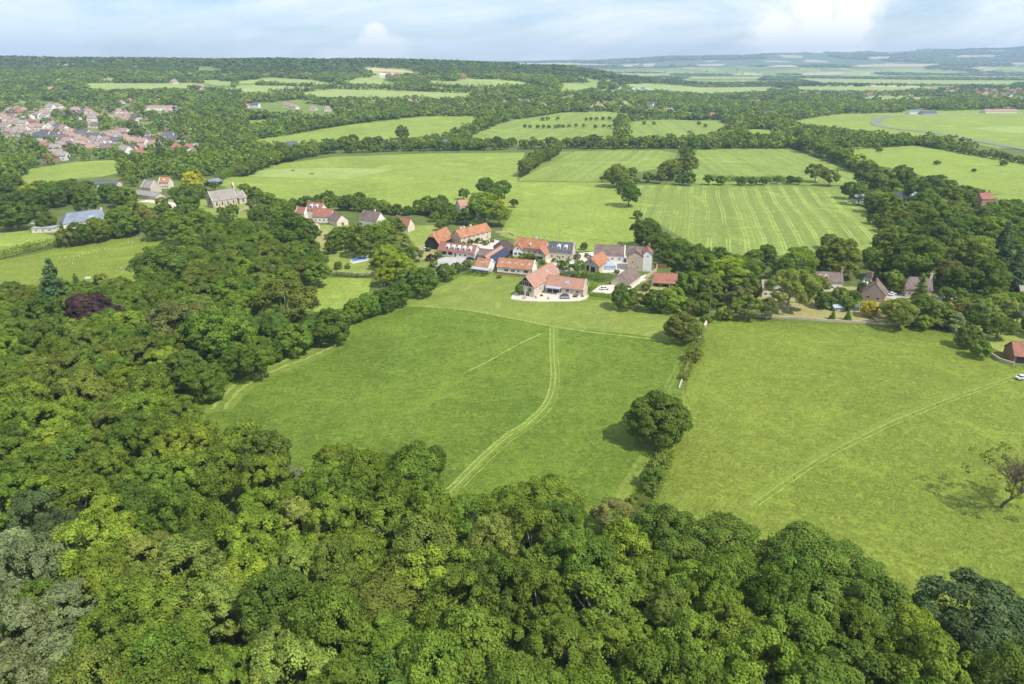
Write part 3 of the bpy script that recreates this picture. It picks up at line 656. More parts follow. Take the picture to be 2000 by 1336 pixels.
# ------------------------------------------------------------------ buildings
BLD = []      # photo boxes (x0,x1,y_top,y_base) in front of which no scattered tree may stand
def window(parent, side, u, z, wd, ht, dims, frame='white_paint', glass='glass', name='window', bars=1):
    L, Wd = dims; mb = MB(); d = 0.07; fr = 0.09
    def B(a0, a1, z0, z1, o0, o1, m):
        if side == 'f': mb.box(u + a0, u + a1, -Wd / 2 - o1, -Wd / 2 - o0, z0, z1, m)
        elif side == 'b': mb.box(u + a0, u + a1, Wd / 2 + o0, Wd / 2 + o1, z0, z1, m)
        elif side == 'l': mb.box(-L / 2 - o1, -L / 2 - o0, u + a0, u + a1, z0, z1, m)
        else: mb.box(L / 2 + o0, L / 2 + o1, u + a0, u + a1, z0, z1, m)
    h = wd / 2
    B(-h, h, z, z + fr, 0.003, d, frame); B(-h, h, z + ht - fr, z + ht, 0.003, d, frame)
    B(-h, -h + fr, z + fr, z + ht - fr, 0.003, d, frame); B(h - fr, h, z + fr, z + ht - fr, 0.003, d, frame)
    for i in range(bars):
        c = -h + (i + 1) * wd / (bars + 1); B(c - .03, c + .03, z + fr, z + ht - fr, 0.003, d - .01, frame)
    B(-h + fr, h - fr, z + fr, z + ht - fr, 0.004, 0.03, glass)
    return mb.build(name, parent)
def dormer(parent, u, dims, zr, ze, v0=0.80, wd=1.7, ht=1.5, mat='white_paint', roof=None, rnd=True):
    L, Wd = dims; y0 = -(Wd / 2) * v0; slope = (zr - ze) / (Wd / 2); zs = zr + slope * y0
    top = zs + ht; gh = wd * 0.42; yb = -max(0.0, (zr - (top + gh))) / slope + 0.25
    yb = min(yb, -0.1)
    if roof is None:
        mb = MB(); out = [(u - wd / 2, zs - .25), (u + wd / 2, zs - .25), (u + wd / 2, top)]
        n = 6 if rnd else 1
        for i in range(1, n): a = math.pi * i / n; out.append((u + wd / 2 * math.cos(a), top + gh * math.sin(a)))
        if not rnd: out.append((u, top + gh))
        out.append((u - wd / 2, top))
        mb.prism(out, 'y', y0, yb, mat); o = mb.build('dormer', parent)
    else:
        mb = MB(); mb.prism([(u - wd / 2, zs - .25), (u + wd / 2, zs - .25), (u + wd / 2, top), (u, top + gh), (u - wd / 2, top)], 'y', y0, yb, mat); o = mb.build('dormer', parent)
        r = MB()
        for sg in (-1, 1):
            r.solid([(u, y0 - .25, top + gh + .12), (u + sg * (wd / 2 + .25), y0 - .25, top - .12), (u + sg * (wd / 2 + .25), yb + .4, top - .12), (u, yb + .4, top + gh + .12),
                     (u, y0 - .25, top + gh + .02), (u + sg * (wd / 2 + .25), y0 - .25, top - .22), (u + sg * (wd / 2 + .25), yb + .4, top - .22), (u, yb + .4, top + gh + .02)],
                    [(0, 1, 2, 3), (4, 7, 6, 5), (0, 4, 5, 1), (1, 5, 6, 2), (2, 6, 7, 3), (3, 7, 4, 0)], roof)
        r.build('dormer_roof', o)
    g = MB(); g.box(u - wd * .27, u + wd * .27, y0 - .06, y0 - .01, zs + .15, zs + ht * .9, 'glass')
    g.box(u - .03, u + .03, y0 - .09, y0 - .061, zs + .15, zs + ht * .9, mat); g.build('window', o)
    return o
def house_at(name, label, loc, ang, L, Wd, ze, zr, wall='stone', roof='orange_tile', cat='house', hip=(0, 0), windows=(), chimneys=(), dormers=(), skylights=(), doors=(), group=None,
             ov=0.35, gable=None, dw=1.7, dh=1.5, drnd=True, droof=None, verge=None, trim=None, dmat='white_paint', chm='brick', auto=None, flat=False):
    root = empty(name, loc, ang, label, cat, group)
    dims = (L, Wd); hw = Wd / 2; hl = L / 2
    mb = MB(); base = -0.6
    mb.box(-hl, hl, -hw, hw, base, ze, wall)
    t = zr - 0.12
    if not flat:
        for sg, hp in ((-1, hip[0]), (1, hip[1])):
            if hp < 1:
                x = sg * hl; cut = 1 - hp * 1.0
                hh = ze + (t - ze) * cut; yy = hw * (1 - cut)
                poly = [(-hw, ze), (hw, ze)] + ([(0, t)] if cut >= 1 else [(yy, hh), (-yy, hh)])
                a, b = (x, x - sg * 0.3)
                mb.prism(poly, 'x', a, b, gable[0 if sg < 0 else 1] if gable and gable[0 if sg < 0 else 1] else wall)
    mb.build('wall', root)
    # roof: a closed slab, hips by fraction
    th = 0.22; sl = (zr - ze) / hw; ye = hw + ov; zev = ze - sl * ov
    def slab(quads):
        m_ = MB()
        for q in quads:
            n = len(q); lo = [(p[0], p[1], p[2] - th) for p in q]
            m_.solid(list(q) + lo, [tuple(range(n)), tuple(range(n, 2 * n))[::-1]] + [(i, (i + 1) % n, n + (i + 1) % n, n + i) for i in range(n)], roof)
        return m_.build('roof', root)
    if flat:
        m_ = MB(); m_.box(-hl - ov, hl + ov, -hw - ov, hw + ov, ze, ze + .25, roof); rf = m_.build('roof', root)
    else:
        xa = -hl - ov; xb = hl + ov
        h0, h1 = hip; za = zr - (zr - zev) * h0; zb = zr - (zr - zev) * h1
        ra = (xa + (hw * h0 * 0.9 if h0 else 0), 0, zr); rb = (xb - (hw * h1 * 0.9 if h1 else 0), 0, zr)
        ya = ye * h0; yb_ = ye * h1
        quads = []
        for sg in (-1, 1):
            q = [(xa, sg * ye, zev), (xb, sg * ye, zev)]
            if 0 < h1 < 1: q.append((xb, sg * yb_, zb))
            q.append(rb)
            q.append(ra)
            if 0 < h0 < 1: q.append((xa, sg * ya, za))
            quads.append(q if sg < 0 else q[::-1])
        if h0: quads.append([ra, (xa, ya, za), (xa, -ya, za)] if h0 < 1 else [ra, (xa, ye, zev), (xa, -ye, zev)])
        if h1: quads.append([rb, (xb, -yb_, zb), (xb, yb_, zb)] if h1 < 1 else [rb, (xb, -ye, zev), (xb, ye, zev)])
        rf = slab(quads)
        if min(h0, h1) < 1:
            rg = MB(); rg.tube([(ra[0], 0, zr + .02), (rb[0], 0, zr + .02)], [.13, .13], roof, 6); rg.build('ridge', rf)
    if verge:
        for sg in (-1, 1):
            if verge[0 if sg < 0 else 1]:
                vm = MB(); x = sg * (hl + ov + .02)
                for s2 in (-1, 1):
                    vm.solid([(x, 0, zr + .22), (x, s2 * (ye + .05), zev + .18), (x, s2 * (ye + .05), zev - .25), (x, 0, zr - .3),
                              (x - sg * .45, 0, zr + .22), (x - sg * .45, s2 * (ye + .05), zev + .18), (x - sg * .45, s2 * (ye + .05), zev - .25), (x - sg * .45, 0, zr - .3)],
                             [(0, 1, 2, 3), (4, 5, 6, 7), (0, 1, 5, 4), (1, 2, 6, 5), (2, 3, 7, 6), (3, 0, 4, 7)], verge[0 if sg < 0 else 1])
                vm.build('parapet', rf)
    for (cu, cv, chh) in chimneys:
        c = MB(); x = cu * hl; y = cv * hw; zt = zr + chh; zb2 = zr - abs(y) * sl - 0.6
        c.box(x - .5, x + .5, y - .4, y + .4, zb2, zt, chm); c.box(x - .58, x + .58, y - .48, y + .48, zt + .002, zt + .2, chm)
        for k in (-.22, .22): c.tube([(x + k, y, zt + .2), (x + k, y, zt + .65)], [.13, .1], 'orange_tile', 6)
        c.build('chimney', rf)
    for du in dormers: dormer(root, du * hl, dims, zr, ze, wd=dw, ht=dh, mat=dmat, roof=droof, rnd=drnd)
    for (su, sv, sw, sh) in skylights:
        k = MB(); y = -sv * hw; z = zr + sl * y; cs = 1 / math.hypot(1, sl); sn = sl * cs
        def pt(a, b, o): return (su * hl + a, y + b * cs - o * sn, z + b * sn + o * cs)
        for (a0, a1, b0, b1, o0, o1, mt) in ((-sw / 2, sw / 2, -sh / 2, sh / 2, -.05, .09, 'grey_paint'), (-sw / 2 + .1, sw / 2 - .1, -sh / 2 + .1, sh / 2 - .1, .0, .12, 'pale_glass')):
            vs = [pt(a, b, o) for o in (o0, o1) for (a, b) in ((a0, b0), (a1, b0), (a1, b1), (a0, b1))]
            k.solid(vs, [(0, 3, 2, 1), (4, 5, 6, 7), (0, 1, 5, 4), (1, 2, 6, 5), (2, 3, 7, 6), (3, 0, 4, 7)], mt)
        k.build('skylight', rf)
    ws = list(windows)
    if auto:
        for side, n, zz in auto:
            Ln = L if side in 'fb' else Wd
            for i in range(n): ws.append((side, (-1 + (2 * i + 1) / n) * Ln / 2 * .92, zz, 1.3, 1.15))
    for wdw in ws: window(root, *wdw[:5], dims, *(wdw[5:]))
    for dr in doors: window(root, dr[0], dr[1], 0.05, dr[2], dr[3], dims, dr[4] if len(dr) > 4 else 'white_paint', dr[5] if len(dr) > 5 else 'timber', 'door', 0)
    return root
def house(name, label, r1, r2, zr, Wd, ze, box=None, **k):
    """ridge seen from photo point r1 to r2, zr metres up; front is the side towards the viewer"""
    a = G(*r1, zr); b = G(*r2, zr); c = (a + b) / 2; d_ = b - a
    L = math.hypot(d_.x, d_.y) - 0.7; ang = math.atan2(d_.y, d_.x)
    o = house_at(name, label, (c.x, c.y, float(T(c.x, c.y))), ang, L, Wd, ze, zr, **k)
    if box: BLD.append(box)
    else:
        x0, x1 = sorted((r1[0], r2[0])); y0, y1 = sorted((r1[1], r2[1])); BLD.append((x0 - 12, x1 + 12, y0, y1 + 34))
    return o
def ext(o, pts):                         # local -> parts helper for attached pieces
    return [o.matrix_world @ Vector(p) for p in pts]

# --- the farm
h = house('converted_barn', 'pink-tiled barn with glazed black gable facing the lawn, longest wing of the nearest house', (1026, 540), (1078, 511), 9.6, 8.6, 5.0, wall='pale_stone', roof='pink_tile', cat='house', gable=('black_board', None),
      windows=[('l', 0, 5.0, 3.4, 2.4, 'white_paint', 'glass', 'window', 2), ('l', -1.2, .2, 2.0, 2.2, 'white_paint', 'glass', 'window', 1), ('l', 1.4, .2, 2.0, 2.2, 'white_paint', 'glass', 'window', 1), ('f', -7.5, 2.0, 1.2, 1.4), ('f', 9, 2.2, 1.2, 1.2)],
      skylights=[(0.35, 0.45, 1.4, 2.2)], box=(1008, 1100, 511, 600))
h = house('barn_wing', 'pink-tiled single storey wing with cream stone gable on the pale terrace', (1070, 537), (1146, 545.5), 7.0, 7.6, 3.2, wall='pale_stone', roof='pink_tile', cat='house', verge=(None, 'pale_stone'),
      windows=[('f', 1.5, .8, 1.6, 1.8), ('f', 6.3, .9, 1.4, 1.3)], doors=[('f', 3.6, 1.0, 2.1, 'grey_paint', 'grey_paint')], skylights=[(0.08, 0.5, 2.2, 1.5), (0.4, 0.35, .6, .6)], box=(1050, 1160, 537, 600))
v = MB(); v.box(-8.4, -1.2, -7.2, -3.85, 2.9, 3.15, 'lead')
for x in (-8.2, -4.8, -1.4): v.box(x - .1, x + .1, -7.1, -6.9, 0, 2.9, 'grey_paint')
v.build('veranda', h); v = MB(); v.box(-8.2, -1.6, -3.9, -3.83, .1, 2.8, 'glass'); v.build('glass_door', h)
h = house('converted_barn', 'long low orange-tiled barn with five skylights behind the brown fence', (974.5, 502.5), (1046, 508.5), 6.8, 8.4, 3.2, roof='orange_tile', wall='render_white', verge=(None, 'render_white'),
      skylights=[(-.8, .55, 1.3, .9), (-.38, .5, 2.0, 1.1), (.02, .5, 1.0, .9), (.35, .6, 1.0, 1.1), (.75, .5, 1.1, 1.5)], windows=[('f', -4.5, .9, 2.2, 1.2), ('f', -1, .9, 2.0, 1.2), ('f', 2, .9, 1.2, 1.2), ('f', 6, .9, 2.4, 1.5)], box=(960, 1050, 502, 545))
h = house('converted_barn', 'small orange-tiled barn end with white gable and grey lean-to', (933, 503), (962, 506.3), 6.4, 8.0, 3.2, roof='orange_tile', wall='render_white', verge=(None, 'render_white'),
      skylights=[(-.45, .5, .9, .8), (-.1, .5, 1.2, .8), (.4, .4, 1.4, .8)], box=(914, 966, 502, 545))
v = MB(); v.solid([(-5.2, -7.0, 2.3), (5.2, -7.0, 2.3), (5.2, -4.05, 2.9), (-5.2, -4.05, 2.9), (-5.2, -7.0, 2.1), (5.2, -7.0, 2.1), (5.2, -4.05, 2.7), (-5.2, -4.05, 2.7)], [(0, 1, 2, 3), (4, 7, 6, 5), (0, 4, 5, 1), (1, 5, 6, 2), (2, 6, 7, 3), (3, 7, 4, 0)], 'lead')
for x in (-5, 0, 5): v.box(x - .08, x + .08, -6.9, -6.75, 0, 2.1, 'grey_paint')
v.build('veranda', h)
h = house('solar_barn', 'black-boarded barn with dark blue solar panels over its tiled slope', (946, 500), (979, 479.5), 7.2, 9.0, 3.4, roof='pink_tile', wall='black_board', box=(930, 995, 478, 515))
v = MB(); L_ = h.children[0].dimensions.x / 2
v.solid([(-L_ * .72, -5.0, 2.86 + .12), (L_ + .2, -5.0, 2.86 + .12), (L_ + .2, -1.5, 5.95 + .12), (-L_ * .72, -1.5, 5.95 + .12), (-L_ * .72, -5.0, 2.86), (L_ + .2, -5.0, 2.86), (L_ + .2, -1.5, 5.95), (-L_ * .72, -1.5, 5.95)],
        [(0, 1, 2, 3), (4, 7, 6, 5), (0, 4, 5, 1), (1, 5, 6, 2), (2, 6, 7, 3), (3, 7, 4, 0)], 'solar'); v.build('solar_panel', h.children[1])
house('farm_building', 'brown-tiled link building between the long dormered house and the solar barn', (937, 485), (960, 487.5), 5.6, 6.5, 3.0, roof='brown_tile', wall='pale_stone', windows=[('f', 0, 1, 1.4, 1.1)], box=(930, 960, 485, 515))
house('dormered_house', 'long low red-tiled house with a row of white arched dormers', (860, 471.7), (934, 479.6), 6.8, 7.8, 3.2, roof='red_tile', wall='render_white', dormers=(-.52, -.22, .08, .37, .68), dw=2.2, dh=1.3, verge=(None, 'pale_stone'),
      windows=[('f', -7.4, .9, 2.4, 1.6, 'timber'), ('f', -3.6, .9, 2.6, 1.6, 'timber'), ('f', 2.5, 1, 1.4, 1.2), ('f', 5.6, 1, 1.4, 1.2)], doors=[('f', -.6, 1.2, 2.1, 'brown_board', 'brown_board')], box=(850, 940, 470, 512))
house('timber_barn', 'black weatherboarded barn with steep orange roof at the end of the farm', (842, 456), (871.5, 443), 9.4, 9.0, 4.0, roof='orange_tile', wall='black_board', cat='barn', hip=(.35, 0), windows=[], doors=[('l', 0, 2.6, 2.8, 'black_board', 'black_board')], box=(822, 885, 443, 490))
house('stone_house', 'long stone house with bright orange roof and timbered cross gable', (889, 449.5), (950, 435), 9.0, 8.0, 5.2, roof='orange_tile', wall='pale_stone', chimneys=[(-.6, .25, .5), (-.42, .2, .6), (.0, .15, .7)], chm='render_white', auto=[('f', 6, 3.4), ('f', 5, .9), ('r', 2, 3.2)], box=(886, 962, 434, 482))
a = G(899.5, 449.5, 7.6)
house_at('cross_gable_house', 'grey timber-framed gable jutting from the orange stone house', (a.x - .3, a.y - 1.0, 0), R_(74), 6.5, 5.6, 4.8, 7.8, wall='grey_paint', roof='orange_tile', windows=[('l', 0, 4.6, 1.0, 1.1, 'timber'), ('l', 0, 1.6, 1.8, 1.2, 'timber')])
house('long_farmhouse', 'orange-roofed farmhouse with white bay gable and central chimney', (1009, 462.6), (1070, 469), 8.6, 8.4, 4.4, roof='orange_tile', wall='pale_stone', chimneys=[(.28, .05, 1.3)], chm='render_white', auto=[('f', 5, 1.6)], dormers=(.0,), dw=1.2, dh=.8, box=(1000, 1078, 462, 506))
a = G(1011.5, 477, 6.8)
house_at('gabled_bay', 'white rendered gabled bay on the front of the orange farmhouse', (a.x, a.y + 1.8, 0), R_(86), 5.0, 5.2, 4.2, 6.8, wall='render_white', roof='orange_tile', windows=[('l', 0, 3.9, 1.1, 1.2, 'white_paint'), ('l', -1.1, .9, 1.5, 1.5), ('l', 1.1, .9, 1.5, 1.5)], cat='house')
a = G(1056, 484, 7.2); b = G(1064, 478, 7.2)
house_at('gabled_wing', 'black and white timbered gable with orange roof beside the slate cottage', (a.x + 1.2, a.y + 3, 0), R_(68), 9.5, 6.6, 4.2, 7.4, wall='pale_stone', roof='orange_tile', gable=('grey_paint', None), windows=[('l', 0, 4.5, .9, 1.0, 'timber'), ('l', 0, 1.2, 3.6, 1.6, 'timber')], cat='house')
a = G(985, 479, 4)
house_at('round_barn', 'dark brown hipped barn roof between the two orange stone houses', (a.x, a.y, 0), R_(4), 11.5, 10.5, 2.6, 7.2, wall='black_board', roof='dark_thatch', hip=(1, 1), cat='barn', doors=[('f', 0, 1.4, 2.0)])
BLD.append((965, 1004, 466, 500))
house('slate_cottage', 'stone cottage with dark slate roof and two white arched dormers', (1073, 470.8), (1123, 474.3), 9.0, 7.6, 4.9, roof='slate', wall='pale_stone', dormers=(-.18, .38), dw=2.0, dh=1.4, chimneys=[(.93, 0, .7)], chm='pale_stone', verge=(None, 'pale_stone'), skylights=[(-.7, .6, .6, .6)],
      auto=[('f', 4, 1.2), ('r', 2, 3.0), ('r', 2, .9)], doors=[('f', -.3, 1.1, 2.1)], box=(1070, 1132, 470, 515))
h = house('stone_annexe', 'stone gabled annexe with an orange roof slope facing the hedged garden', (1153.5, 504), (1175, 490.5), 8.0, 9.6, 4.2, roof='orange_tile', wall='pale_stone', cat='house',
      windows=[('l', 1.4, .9, 1.3, 3.0, 'black_board'), ('l', -1.4, .6, 2.2, 2.8, 'black_board'), ('l', 0, 5.6, .7, .8, 'timber')], box=(1126, 1180, 490, 545))
house('long_range', 'long brown-roofed range with white walls behind the conservatory', (1161, 477), (1222, 479.6), 8.4, 9.0, 4.4, roof='brown_tile', wall='render_white', auto=[('f', 4, 1.5)], verge=(None, 'render_white'), chimneys=[(-.98, 0, .6)], chm='stone', box=(1150, 1230, 477, 525))
house('long_range', 'brown-roofed range joining the tall stone tower house', (1225, 479.8), (1258, 481.5), 8.6, 9.0, 4.4, roof='brown_tile', wall='render_white', auto=[('f', 2, 1.5)], box=(1222, 1262, 479, 520))
a = G(1241, 528, 0)
house_at('tower_house', 'tall stone and white rendered tower house with paired gables', (a.x, a.y + 3, 0), R_(82), 9.0, 7.4, 8.4, 10.8, wall='stone', roof='brown_tile', windows=[('l', -1.6, 6.8, .8, 1.0), ('l', 1.4, 4.2, 1.0, 1.2), ('l', -1.4, 1.6, 1.0, 1.2), ('l', 1.2, .9, .9, 1.1)], cat='house')
a = G(1264, 529, 0)
house_at('rendered_wing', 'white rendered end of the tower house with red roof and end chimney', (a.x + .2, a.y + 3.6, 0), R_(82), 9.4, 4.6, 9.4, 11.4, wall='render_white', roof='red_tile', windows=[('f', -1, 6, .9, 1.2), ('f', 2, 3, .9, 1.2), ('l', 0, 7.6, .9, 1)], chimneys=[(.8, -.4, .9)], cat='house')
BLD.append((1222, 1280, 480, 545))
house('brown_garage', 'plain garage with brown roof and wide pale gable behind the hedged drive', (1212, 534), (1234, 519.5), 6.6, 9.4, 2.6, roof='brown_tile', wall='pale_stone', cat='garage', box=(1190, 1255, 519, 570))
h = house('bungalow', 'low red-roofed bungalow with an open veranda on white posts', (1277, 532), (1324, 534.7), 5.4, 8.2, 2.8, roof='red_tile', wall='brown_board', cat='bungalow', windows=[('f', -3.2, .5, 4.0, 1.9, 'timber', 'glass', 'window', 3), ('f', 2, .9, 1.6, 1.2)], box=(1262, 1336, 530, 575))
v = MB(); v.solid([(-6.4, -6.6, 2.2), (6.4, -6.6, 2.2), (6.4, -4.3, 2.62), (-6.4, -4.3, 2.62), (-6.4, -6.6, 2.0), (6.4, -6.6, 2.0), (6.4, -4.3, 2.45), (-6.4, -4.3, 2.45)], [(0, 1, 2, 3), (4, 7, 6, 5), (0, 4, 5, 1), (1, 5, 6, 2), (2, 6, 7, 3), (3, 7, 4, 0)], 'red_tile')
for x in (-6.1, -2, 2, 6.1): v.box(x - .1, x + .1, -6.5, -6.3, 0, 2.0, 'white_paint')
v.build('veranda', h)
# conservatory
a = G(1187, 527, 0); root = empty('conservatory', (a.x, a.y + 1, 0), R_(4), 'glazed conservatory with pale blue glass roof against the white range', 'conservatory')
v = MB(); v.box(-3.8, 3.8, -3, 3, -.3, .5, 'render_white')
for i in range(9): x = -3.7 + i * .925; v.box(x - .05, x + .05, -3.0, -2.9, .5, 2.6, 'white_paint')
v.build('frame', root)
v = MB(); v.box(-3.72, 3.72, -2.94, 2.9, .5, 2.6, 'pale_glass'); v.build('glazing', root)
v = MB(); v.solid([(-3.9, -3.1, 2.6), (3.9, -3.1, 2.6), (3.9, 3, 2.6), (-3.9, 3, 2.6), (-2.2, .4, 4.2), (2.2, .4, 4.2)], [(0, 1, 5, 4), (1, 2, 5), (2, 3, 4, 5), (3, 0, 4), (0, 3, 2, 1)], 'pale_glass')
for i in range(7): x = -3.6 + i * 1.2; v.tube([(x, -3.1, 2.65), (x * .6, .4, 4.25)], [.05, .05], 'white_paint', 4)
v.build('roof', root)

# --- cottages along the garden wall
house('white_cottage', 'cream cottage with grey roof half hidden behind garden trees', (1487, 546), (1524, 547), 7.4, 7, 4.6, roof='grey_tile', wall='render_cream', dormers=(-.1, .5), dw=1.5, dh=1.1, auto=[('f', 3, 1.2)], doors=[('f', 1.0, 1.0, 2.0, 'white_paint', 'tarp_blue')], box=(1480, 1534, 545, 606))
house('white_cottage', 'white cottage with brown roof and a tall brick end chimney', (1592, 530), (1646, 532), 8.2, 7.6, 4.6, roof='brown_tile', wall='render_white', dormers=(-.7, -.25), dw=2.0, dh=1.2, drnd=False, chimneys=[(.98, 0, 2.2)], auto=[('f', 4, 1.4)], box=(1584, 1660, 528, 592))
house('brick_cottage', 'brick cottage with pinkish gable and small attic windows facing the meadow', (1710.5, 553), (1716, 545), 8.6, 9.6, 3.9, roof='brown_tile', wall='pink_brick', chimneys=[(-.75, 0, 1.6)], windows=[('l', -.8, 5.4, .6, .9), ('l', 0, 5.4, .6, .9), ('l', .8, 5.4, .6, .9), ('l', -2, 1, 1.6, 1.2), ('l', 2, 1, 1.6, 1.2)], box=(1682, 1740, 550, 612))
house('dark_cottage', 'dark slate roofed cottage with white dormers behind the brick gable', (1690, 537), (1704, 540), 8.8, 8.4, 4.2, roof='slate', wall='brick', dormers=(-.5, .5), dw=1.4, dh=.9, chimneys=[(-.2, 0, 1.8), (.95, 0, 1.8)], box=(1674, 1710, 534, 565))
house('brown_cottage', 'brown-roofed cottage with a pale end chimney behind the pointed conifer', (1768, 540), (1821, 543), 8.6, 8.6, 4.2, roof='brown_tile', wall='stone', hip=(.5, 0), chimneys=[(.96, 0, 2.0)], chm='pale_stone', auto=[('f', 4, 1.4)], box=(1758, 1832, 540, 600))
house('roadside_house', 'dark-sided house beside the lane at the edge of the tall wood', (1990, 557), (2040, 560), 7.0, 8, 4.0, roof='grey_tile', wall='black_board', auto=[('f', 3, 1.2)], box=(1980, 2040, 550, 580))
house('field_barn', 'open-fronted brown barn at the corner of the sunny pasture', (1976, 666), (2040, 671), 6.6, 9.0, 3.0, roof='red_tile', wall='brown_board', cat='barn', windows=[], doors=[('f', -2.6, 3.2, 2.3, 'timber', 'black_board'), ('f', 1.6, 3.2, 2.3, 'timber', 'black_board')], box=(1950, 2040, 660, 720))
house('garden_store', 'long low pantiled garden store under the trees near the hedge', (1855, 589), (1890, 590), 4.0, 5, 2.4, roof='orange_tile', wall='brick', cat='shed', box=(1850, 1895, 588, 600))
for px, py, mt, lb in ((1634, 606, 'grey_paint', 'pale grey garden shed on the dry lawn by the wall'), (1664, 605, 'black_board', 'black glazed garden shed next to the pale grey one')):
    a = G(px, py); house_at('garden_shed', lb, (a.x, a.y, 0), R_(3), 4.2, 3.2, 2.0, 2.7, wall=mt, roof='lead' if mt == 'grey_paint' else 'slate', cat='shed', windows=[('f', .8, .8, 1.4, .9)], doors=[('f', -1, .9, 1.8)])
    BLD.append((px - 14, px + 14, py - 10, py + 16))
house('red_house', 'red pantiled house with two gables and white dormers behind the courtyard', (601, 394), (632, 396), 10.5, 8.4, 6.2, roof='red_tile', wall='render_cream', dormers=(-.35, .35), dw=2.2, dh=1.5, chimneys=[(-.9, 0, .8), (.98, 0, .9)], box=(596, 655, 391, 440))
house('red_house', 'big red-roofed hall with white front beside the brown-roofed barn', (612, 407), (650, 407.5), 8.6, 9.0, 4.2, roof='red_tile', wall='render_white', auto=[('f', 4, 1.2)], box=(600, 652, 405, 450))
house('gabled_house', 'small twin gabled house with orange-red roof at the end of the red group', (580, 404), (599, 405), 7.6, 7, 4.0, roof='red_tile', wall='render_white', auto=[('f', 2, 1.2), ('l', 1, 1.4)], verge=('pale_stone', 'render_white'), box=(574, 600, 402, 435))
house('brown_barn', 'brown-tiled barn with cream gable beside the red-roofed hall', (651, 414), (668, 419), 7.4, 8.4, 3.6, roof='brown_tile', wall='render_cream', cat='barn', doors=[('r', 0, 2.0, 2.2)], box=(640, 676, 412, 450))
house('orange_outbuilding', 'low orange-roofed outbuilding below the red-roofed hall', (602, 432), (619, 433), 5.2, 7, 2.8, roof='orange_tile', wall='render_cream', box=(598, 630, 430, 460))
house('white_house', 'white house with brown roof and a plain white gable with four small windows', (709, 409.5), (744, 414), 10.2, 9.6, 5.0, roof='brown_tile', wall='render_white', chimneys=[(.35, 0, .9)], chm='render_white', windows=[('r', -2.7, 4.2, .7, .8), ('r', -.9, 4.2, .7, .8), ('r', .9, 4.2, .7, .8), ('r', 2.7, 4.2, .7, .8), ('f', -6, 1, 2.4, 1.6), ('f', 0, 1, 1.6, 1.4)], box=(694, 762, 408, 450))
house('red_cottage', 'brown-red roofed cottage with white gable beyond the white house', (770, 423), (803, 426), 8.4, 8.4, 3.8, roof='red_tile', wall='render_cream', chimneys=[(-.7, 0, .9), (.9, 0, 1.0)], auto=[('f', 3, 1)], box=(762, 812, 422, 450))
house('far_cottage', 'pale-roofed cottage peeping between trees beyond the farm', (893, 391), (912, 389), 7.6, 7.6, 4.0, roof='pink_tile', wall='render_cream', auto=[('f', 2, 1.2)], box=(888, 918, 388, 418))
# --- church side
ch = house('church', 'grey stone church with long stone-slated nave and small bell gable', (405, 374), (455, 367.5), 12.0, 9.6, 5.6, roof='grey_tile', wall='pale_stone', cat='church', verge=('pale_stone', 'pale_stone'), ov=.3, box=(392, 490, 360, 422))
L_ = ch.children[0].dimensions.x / 2
for i in range(5):
    x = -L_ + 1.2 + i * (2 * L_ - 2.4) / 4; v = MB(); v.prism([(-6.0, -.6), (-4.8, -.6), (-4.8, 4.6), (-5.2, 4.2), (-6.0, 1.4)], 'x', x - .4, x + .4, 'stone'); v.build('buttress', ch)
for i in range(4):
    x = -L_ + 1.2 + (i + .5) * (2 * L_ - 2.4) / 4; v = MB(); v.prism([(x - .5, 1.6), (x + .5, 1.6), (x + .5, 3.6), (x, 4.4), (x - .5, 3.6)], 'y', -4.86, -4.81, 'glass'); v.build('window', ch)
v = MB(); v.prism([(-1.1, 2.6), (1.1, 2.6), (1.1, 6), (0, 7.8), (-1.1, 6)], 'x', -L_ - .07, -L_ - .003, 'glass'); v.build('window', ch)
v = MB(); v.box(L_ - .3, L_ + .7, -1.5, 1.5, 11, 14.2, 'pale_stone'); v.prism([(-1.7, 14.2), (1.7, 14.2), (0, 16.4)], 'x', L_ - .4, L_ + .8, 'pale_stone'); v.box(L_ - .32, L_ + .72, -.5, .5, 12.6, 13.9, 'timber'); v.build('bell_gable', ch)
house('chancel', 'lower stone chancel with grey roof at the end of the church', (457, 374), (473, 371), 9.6, 8.0, 4.8, roof='grey_tile', wall='pale_stone', cat='church', verge=(None, 'pale_stone'), windows=[('f', 0, 1.4, 1.4, 2.4, 'pale_stone')], box=(455, 492, 368, 420))
house('slate_house', 'long blue-slate roofed house with cream end chimney and white rooflight', (114, 418), (199, 408), 9.6, 10, 4.2, roof='blue_slate', wall='render_cream', hip=(1, 0), chimneys=[(.99, 0, .8)], chm='render_cream', skylights=[(.4, .65, 3.2, 1.4)], auto=[('f', 6, 1.2)], box=(98, 212, 406, 445))
a = G(90, 452); house_at('flat_roofed_annexe', 'pale grey flat-roofed annexe below the long slate house', (a.x, a.y, 0), R_(8), 13, 7, 2.8, 3.4, wall='render_cream', roof='lead', flat=True, auto=[('f', 3, .9)], cat='annexe'); BLD.append((70, 112, 440, 470))
house('dark_bungalow', 'low dark-roofed bungalow among the garden trees', (184, 353), (232, 353), 5.0, 9, 3.0, roof='slate', wall='render_cream', auto=[('f', 4, 1)], cat='bungalow', box=(180, 240, 350, 372))
house('beige_house', 'beige stone house with grey tiled roof beside the orange-roofed one', (283, 351), (302, 353), 10, 10, 5.0, roof='grey_tile', wall='pale_stone', windows=[('f', -2, 5.4, 1, 1.2)], auto=[('f', 2, 1)], verge=('render_white', 'render_white'), box=(274, 306, 349, 378))
house('orange_house', 'cream house with orange tiled roof and a white gable end', (312, 346), (332, 346), 9.0, 9, 5.4, roof='orange_tile', wall='render_cream', auto=[('f', 4, 1.2)], verge=('render_white', None), dormers=(0,), dw=1.4, dh=1, box=(305, 348, 344, 378))
